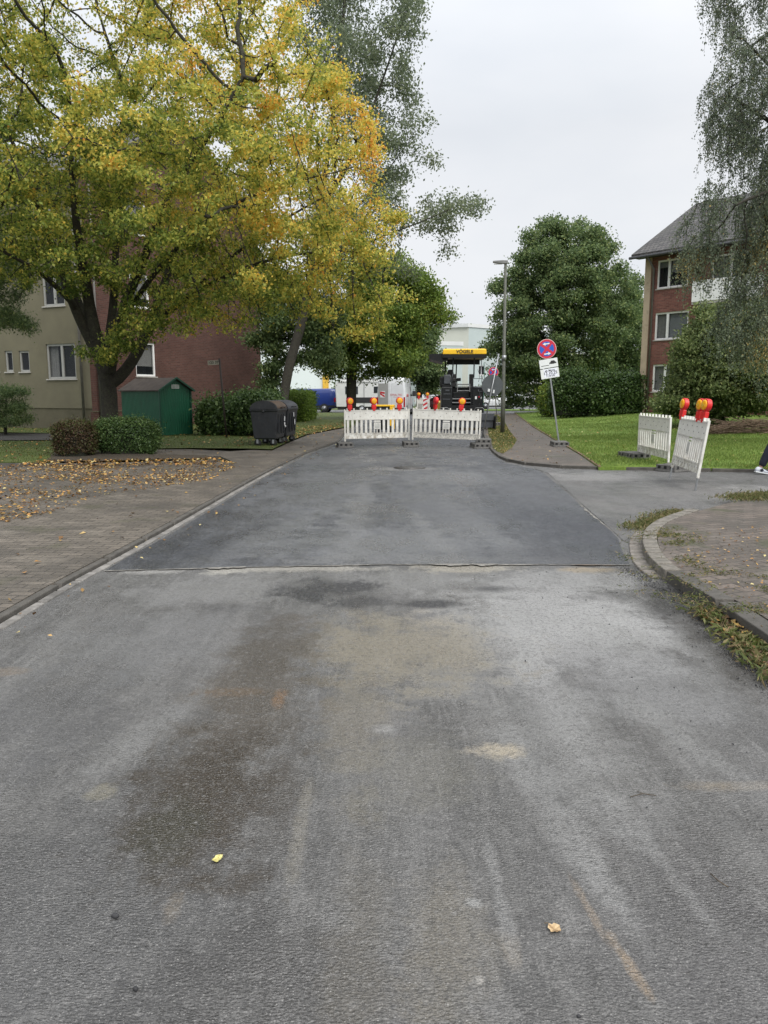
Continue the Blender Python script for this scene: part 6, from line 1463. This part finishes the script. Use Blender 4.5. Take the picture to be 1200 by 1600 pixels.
# tall grey green tree behind with the leaning trunk
Yb = 36
W36 = lambda px, py, d=0: tuple(W(px, py, Yb + d))
tree('tall_tree', 'tall thin crowned grey green tree with a leaning trunk behind the yellow tree',
     [[(W(438, 660, Yb).x, Yb, .05), W36(444, 615), W36(452, 570), W36(464, 530), W36(478, 480), W36(492, 400), W36(505, 300), W36(520, 180), W36(535, 50), W36(545, -90)],
      [W36(500, 330), W36(560, 230, -1), W36(600, 120, -1), W36(640, 0, -1)], [W36(485, 430), W36(570, 380, -1), W36(650, 350, -2), W36(720, 320, -2)], [W36(492, 400), W36(580, 300), W36(640, 220)]],
     [pxblob(Yb, 545, 20, 95, 150), pxblob(Yb, 585, 120, 75, 110, 2.6), pxblob(Yb, 560, 300, 95, 150), pxblob(Yb, 640, 185, 36, 60, 1.5), pxblob(Yb, 625, 20, 38, 55, 1.6), pxblob(Yb, 700, 312, 58, 22, 1.2), pxblob(Yb, 688, 350, 36, 26, 1.2), pxblob(Yb, 690, 280, 14, 26, .8), pxblob(Yb, 735, 325, 22, 16, .8), pxblob(Yb, 680, 395, 38, 24, 1.3), pxblob(Yb, 640, 400, 50, 60)],
     2600, 50000, .13, LM_GREY, .235, M_BARKG, spread=.28, step=.45, kill=.7, infl=4, dropn=.0, leaf_droop=.9)
# ivy-like understorey tree left of the leaning trunk
tree('small_tree', 'small dense dark green tree between the brick gable and the leaning trunk', [[(W(425, 665, 38).x, 38, .05), tuple(W(428, 600, 38)), tuple(W(432, 520, 38))]],
     [pxblob(38, 425, 545, 34, 60), pxblob(38, 440, 480, 45, 55), pxblob(38, 505, 520, 35, 55, 2), pxblob(38, 420, 600, 22, 26, 1)], 700, 26000, .15, LM_DK, .14, spread=.25, kill=.6, leaf_droop=.7)
# green maple trees
tree('maple_tree', 'green maple with a straight dark trunk standing just left of the road behind the barrier', [[(W(549, 660, 46).x, 46, .05), tuple(W(549, 600, 46)), tuple(W(550, 555, 46)), tuple(W(556, 500, 46)), tuple(W(565, 440, 46))]],
     [pxblob(46, 600, 500, 78, 62), pxblob(46, 650, 470, 55, 48), pxblob(46, 530, 520, 52, 55), pxblob(46, 620, 560, 48, 26, 2.2), pxblob(46, 530, 572, 38, 16, 1.6), pxblob(46, 600, 430, 60, 40)], 1700, 60000, .17, LM_G, .33, M_BARK, spread=.34, step=.45, kill=.7, group='street trees beyond the barriers', dropn=.3)
tree('maple_tree', 'rounded green tree behind the white van and left of the paver', [[(W(655, 640, 70).x, 70, .05), tuple(W(655, 600, 70)), tuple(W(655, 560, 70))]],
     [pxblob(70, 655, 560, 36, 44), pxblob(70, 640, 530, 36, 40), pxblob(70, 672, 590, 22, 30)], 700, 24000, .26, LM_DK, .3, spread=.4, step=.6, kill=.9, group='street trees beyond the barriers')
tree('maple_tree', 'small round dark tree behind the far left trunk beside the blue van', [[(W(540, 640, 68).x, 68, .05), tuple(W(540, 620, 68))]],
     [pxblob(68, 540, 612, 12, 18)], 160, 4500, .22, LM_DK, .15, spread=.3, step=.25, kill=.3, group='street trees beyond the barriers')
# big dark tree on the right
Yr = 58
tree('dark_maple', 'big dark green maple standing behind the hedge right of the street lamp', [[(W(872, 640, Yr).x, Yr, .3), tuple(W(872, 590, Yr)), tuple(W(874, 520, Yr)), tuple(W(876, 430, Yr))], [tuple(W(873, 560, Yr)), tuple(W(830, 500, Yr)), tuple(W(800, 450, Yr))], [tuple(W(873, 540, Yr)), tuple(W(920, 480, Yr)), tuple(W(950, 430, Yr))]],
     [pxblob(Yr, 880, 450, 85, 92), pxblob(Yr, 825, 510, 62, 75), pxblob(Yr, 935, 500, 50, 90), pxblob(Yr, 860, 560, 85, 42), pxblob(Yr, 905, 385, 45, 35), pxblob(Yr, 795, 595, 38, 36), pxblob(Yr, 795, 520, 32, 45), pxblob(Yr, 800, 460, 38, 45), pxblob(Yr, 840, 400, 40, 40), pxblob(Yr, 775, 575, 22, 26), pxblob(Yr, 920, 410, 40, 40)], 3300, 115000, .20, LM_DK, .42, spread=.34, step=.6, kill=.85, infl=5, group='trees right of the street', dropn=.12)
tree('dark_maple', 'second dark green tree between the big maple and the brick house', [[(W(975, 640, 66).x, 66, .5), tuple(W(975, 590, 66)), tuple(W(972, 530, 66))]],
     [pxblob(66, 975, 530, 45, 80), pxblob(66, 985, 470, 25, 50)], 800, 26000, .22, LM_DK, .3, spread=.42, step=.6, kill=.9, group='trees right of the street')
# large leafy shrub in front of the brick house
Ysh = 29.5
tree('large_shrub', 'large wide leafy green shrub in front of the brick house', [[(W(1130, 650, Ysh).x, Ysh, .45), tuple(W(1130, 620, Ysh)), tuple(W(1128, 580, Ysh))]],
     [pxblob(Ysh, 1130, 570, 70, 62, 2.0), pxblob(Ysh, 1120, 525, 55, 42, 1.6), pxblob(Ysh, 1180, 570, 62, 82, 2.0), pxblob(Ysh, 1085, 600, 42, 44, 1.5), pxblob(Ysh, 1150, 620, 90, 32, 1.9), pxblob(Ysh, 1240, 580, 50, 70, 1.8), pxblob(Ysh, 1100, 560, 50, 55, 1.6), pxblob(Ysh, 1060, 630, 30, 26, 1.2), pxblob(Ysh, 1160, 505, 40, 35, 1.4)], 3200, 105000, .12, LM_SHR, .10, spread=.2, step=.3, kill=.42, dropn=.5, tip=.005, cat='shrub')
# weeping birch at the right edge
Yw = 21.5
def birch():
    base = Vector((W(1320, 660, Yw).x, Yw, .3)); r = empty('weeping_birch', base, 0, 'tall weeping birch with hanging grey green twigs at the right edge', 'tree'); off = np.array(base)
    ln = [[tuple(base), tuple(W(1318, 500, Yw)), tuple(W(1310, 300, Yw)), tuple(W(1300, 100, Yw)), tuple(W(1290, -150, Yw))],
          [tuple(W(1310, 330, Yw)), tuple(W(1240, 290, Yw - .5)), tuple(W(1190, 302, Yw - 1)), tuple(W(1150, 320, Yw - 1))],
          [tuple(W(1305, 200, Yw)), tuple(W(1230, 130, Yw)), tuple(W(1160, 60, Yw))], [tuple(W(1308, 260, Yw)), tuple(W(1220, 200, Yw + .5)), tuple(W(1140, 150, Yw))],
          [tuple(W(1300, 90, Yw)), tuple(W(1240, 0, Yw)), tuple(W(1180, -60, Yw))]]
    bl = [pxblob(Yw, 1165, 90, 48, 60, 1.5), pxblob(Yw, 1190, 30, 50, 45, 1.5), pxblob(Yw, 1140, 150, 42, 50, 1.3), pxblob(Yw, 1200, 160, 60, 70, 1.8), pxblob(Yw, 1110, 140, 16, 26, .7), pxblob(Yw, 1135, 215, 18, 26, .6), pxblob(Yw, 1160, 290, 62, 24, 1.2), pxblob(Yw, 1100, 305, 30, 18, .9), pxblob(Yw, 1075, 335, 20, 10, .6), pxblob(Yw, 1190, 340, 60, 44, 1.4), pxblob(Yw, 1195, 420, 40, 55, 1.2), pxblob(Yw, 1160, -60, 60, 70, 1.6), pxblob(Yw, 1250, 250, 60, 200, 2), pxblob(Yw, 1180, 240, 55, 30, 1.3)]
    bl += [pxblob(Yw, 1100, 385, 45, 40, 1.0), pxblob(Yw, 1150, 500, 50, 45, 1.2), pxblob(Yw, 1195, 520, 30, 50, 1.2), pxblob(Yw, 1130, 350, 58, 40, 1.2), pxblob(Yw, 1170, 430, 48, 60, 1.2), pxblob(Yw, 1110, 320, 50, 26, 1.0), pxblob(Yw, 1150, 180, 50, 60, 1.3)]
    A = blob_points(bl, 2700); A = A[nfield(A, .8, 3) > -.20]
    X, par = colonize(A, *trunk_nodes(ln, .3), step=.28, kill=.40, infl=2.5, droop=.10)
    rad, kids = pipe_radii(X, par, .22, .005, 2.2); tubes('trunk', X - off, par, rad, M_BARKG, r, .004, 6)
    tips = np.where((rad < .016) & (np.arange(len(X)) > 60))[0]; S = 3700; i = RNG.choice(tips, S); PP, NP, st = [], [], []
    for j in i:
        L_ = RNG.uniform(.3, 1.25); p = X[j].copy(); d = unit(RNG.normal(size=(1, 3)))[0] * np.array([1, 1, .2]); k = int(L_ / .05)
        wob = RNG.normal(size=2) * .03
        q = [p.copy()]
        for a in range(k):
            d = d * .80; d[2] -= .22; d = d / np.linalg.norm(d); p = p + d * .05 + np.array([wob[0], wob[1], 0]) * .1; q.append(p.copy())
        st.append(q); PP += [x for x in q for _ in range(2)]
    PP = np.array(PP); n = len(PP); P = PP + RNG.normal(size=(n, 3)) * .045
    U = RNG.normal(size=(n, 3)) * .6; U[:, 2] -= 1; kk = nfield(P, .7, 9.0)
    lv = np.clip(RNG.normal(.42, .2, n) + .28 * np.maximum(0, kk - .1) * 2 + np.where((P[:, 2] < 6.5) & (P[:, 0] > 9.8), .12, 0), 0, 1)
    leaf_mesh('crown', P - off, RNG.uniform(.035, .068, n), U, RNG.normal(size=(n, 3)), lv, LM_BIR, r, .7)
    mb_v, mb_q = [], []
    SX = np.array([q[t] for q in st for t in (0, len(q) // 2, len(q) - 1)]).reshape(-1, 3, 3)
    a, b = SX[:, :2].reshape(-1, 3), SX[:, 1:].reshape(-1, 3); wv = np.array([.004, .0, 0]); wv2 = np.array([0, .004, 0])
    V = np.stack([a - wv, a + wv, b + wv * .5, b - wv * .5, a - wv2, a + wv2, b + wv2 * .5, b - wv2 * .5], 1).reshape(-1, 3) - off
    fast_mesh('hanging_twigs', V, np.arange(len(V)).reshape(-1, 4), None, M_BARK, r)
birch()
# dark conifer-like tree hanging in at the far left
tree('dark_tree', 'dark needled branches hanging in from the left edge before the cream wall', [[(W(-90, 680, 25).x, 25, .05), tuple(W(-90, 500, 25)), tuple(W(-85, 350, 25))], [tuple(W(-88, 470, 25)), tuple(W(-20, 480, 25)), tuple(W(45, 515, 25))]],
     [pxblob(25, -10, 430, 55, 40, 1.2), pxblob(25, 15, 500, 40, 22, .9), pxblob(25, -40, 380, 60, 60, 1.5)], 500, 26000, .09, LM_DK, .16, spread=.16, step=.28, kill=.4, aspect=.35, group=None, tip=.005)
tree('dark_shrub', 'dark loose evergreen shrub at the left edge before the cream wall', [[(W(8, 672, 28).x, 28, .06), tuple(W(8, 650, 28)), tuple(W(10, 620, 28))]],
     [pxblob(28, 5, 620, 34, 26, .9), pxblob(28, -30, 640, 40, 36, .9), pxblob(28, 20, 652, 26, 16, .8), pxblob(28, 30, 640, 16, 10, .5)], 300, 14000, .09, LM_DK, .06, spread=.14, step=.22, kill=.35, aspect=.35, tip=.005, cat='shrub')

# hedges and round shrubs
def hedge(name, label, C, L_, D_, H_, rz, z, n, ls, lm, cat='hedge', group=None, rnd=.25, lump=.12):
    r = empty(name, (C[0], C[1], z), rz, label, cat, group)
    P = RNG.uniform(-1, 1, (n * 3, 3)); p = 2 / rnd if rnd < 1 else 2
    q = (np.abs(P) ** p).sum(1) ** (1 / p); P = P / q[:, None] * (1 - RNG.random((n * 3, 1)) ** 2 * .22)
    P = P[P[:, 2] > -.95][:n]; nn = len(P); k = np.array([mnoise.noise(Vector((a * L_ * .9, b * D_ * .9 + 7, c * H_ * .9))) + .5 * mnoise.noise(Vector((a * L_ * 2.6, b * D_ * 2.6, c * H_ * 2.6))) for a, b, c in P])
    S = np.array([L_ / 2, D_ / 2, H_ / 2]); Q = P * S * (1 + lump * k[:, None]) + RNG.normal(size=(nn, 3)) * ls * .5 * (1 + 2.2 * (RNG.random((nn, 1)) > .8)); Q[:, 2] += H_ / 2
    N_ = unit(P * np.array([1, 1, 1.0]) + RNG.normal(size=(nn, 3)) * .6); U = RNG.normal(size=(nn, 3)); U[:, 2] += .3
    leaf_mesh('foliage', Q, RNG.uniform(.7, 1.3, nn) * ls, U, N_, np.clip(RNG.normal(.5, .22, nn) + .3 * k, 0, 1), lm, r, .6)
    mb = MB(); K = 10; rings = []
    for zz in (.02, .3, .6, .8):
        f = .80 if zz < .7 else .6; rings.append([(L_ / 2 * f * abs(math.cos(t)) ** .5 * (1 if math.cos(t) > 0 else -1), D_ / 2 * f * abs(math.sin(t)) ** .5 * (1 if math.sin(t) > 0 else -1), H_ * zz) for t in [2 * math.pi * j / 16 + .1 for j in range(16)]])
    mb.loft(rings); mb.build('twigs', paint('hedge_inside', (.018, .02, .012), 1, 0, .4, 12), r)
    return r
ha, hb, hc = G(80, 716, ZL), G(134, 715, ZL), G(232, 712, ZL)
hedge('low_hedge', 'low clipped hedge piece with reddish brown leaves, left of the green piece', ((ha.x + hb.x) / 2, ha.y + .5), .85, .9, .82, 0, ZL, 13000, .045, LM_RED, rnd=.6, lump=.2)
hedge('low_hedge', 'low clipped green hedge under the big yellow tree', ((hb.x + hc.x) / 2 - .05, hc.y + .55), 1.48, 1.0, .86, 0, ZL, 26000, .045, LM_HEDGE, rnd=.6, lump=.2)
def hed(name, label, x0, x1, ytop, Y, n, ls, lm, z=.06, dep=1.6, rz=0, group=None, rnd=.4, cat='hedge', lump=.12):
    a, b = W(x0, ytop, Y), W(x1, ytop, Y); return hedge(name, label, ((a.x + b.x) / 2, Y + dep / 2), b.x - a.x, dep, a.z - z, rz, z, n, ls, lm, cat, group, rnd, lump)
hed('dark_hedge', 'dark shady hedge behind the waste containers', 362, 432, 614, 27, 16000, .10, LM_HEDGE, dep=2.2, rnd=.5, lump=.2)
hed('laurel_shrub', 'loose dark laurel shrub between the shed and the dark hedge', 305, 372, 627, 27.5, 7000, .13, LM_HEDGE, dep=1.3, rnd=.7, cat='shrub', lump=.3)
hed('dark_hedge', 'low dark shrubbery right of the laurel, before the brick gable', 330, 425, 622, 30, 9000, .12, LM_HEDGE, dep=1.5, rnd=.6, lump=.25)
hed('bright_hedge', 'bright green clipped hedge end behind the waste containers', 440, 481, 611, 41, 12000, .10, LM_HEDL, dep=5.5, rnd=.35)
hed('laurel_hedge', 'long dark clipped laurel hedge at the back of the lawn', 938, 1042, 585, 41, 26000, .15, LM_HEDGE, z=.55, dep=1.6, rnd=.3)
hed('round_shrub', 'rounded dark evergreen shrub left of the laurel hedge', 868, 940, 578, 43, 20000, .13, LM_HEDGE, z=.32, dep=2.2, rnd=.8, cat='shrub', lump=.18)
hed('leafy_bush', 'light yellowish green bush behind the leaning sign', 850, 882, 600, 47, 5000, .16, LM_G, z=.2, dep=1.6, rnd=.9, cat='shrub', lump=.3)
hed('far_bush', 'small light green bush behind the silver car left of the paver', 668, 686, 611, 79, 2500, .22, LM_HEDL, z=0, dep=1.5, rnd=.9, cat='shrub', lump=.3)
# brush pile
bp = []; Yp = 26
for k in range(420):
    x = random.uniform(1112, 1260); c = W(x, 668, Yp + random.uniform(-.6, .6)); gz = lawn_h(c.x, c.y)
    bp.append((c.x, c.y, gz + random.uniform(.02, .42) * (1 - abs((x - 1186) / 90) ** 3)))
mb = MB()
for (x, y, z) in bp:
    a = random.uniform(-.5, .5); l_ = random.uniform(.2, .7); d = Vector((math.cos(a), math.sin(a) * 1.2, random.uniform(-.3, .3))) * l_
    p = Vector((x, y, z)); mb.path([p - d, p + Vector((0, 0, random.uniform(-.03, .05))), p + d], [.012, .010, .004], 4, False)
o = mb.build('brush_pile', paint('dry_branches', (.15, .10, .065), .9, 0, .5, 6, (.3, .25, .17), .4)); tag(o, 'pile of dry brown cut branches at the foot of the large shrub', 'brush pile', kind='stuff')
# background wood
for (x, Y, wd, ht) in ((-46, 120, 14, 15), (-60, 120, 16, 17), (-34, 128, 13, 12), (60, 100, 16, 14), (44, 110, 12, 12)):
    tree('background_tree', 'dark green tree on the skyline far %s' % {-46: 'left, second from the edge', -60: 'left, outermost one', -34: 'left behind the pale hall', 60: 'right behind the brick house', 44: 'right beyond the low block'}[x], [[(x, Y, 0), (x, Y, 3), (x, Y, 6)]],
         [(x, Y, ht * .58, wd / 2, wd / 2, ht * .42)], 260, 9000, .45, LM_DK, .4, spread=.8, step=1.0, kill=1.6, infl=8, group='trees on the skyline')
print('objects', len(bpy.data.objects))
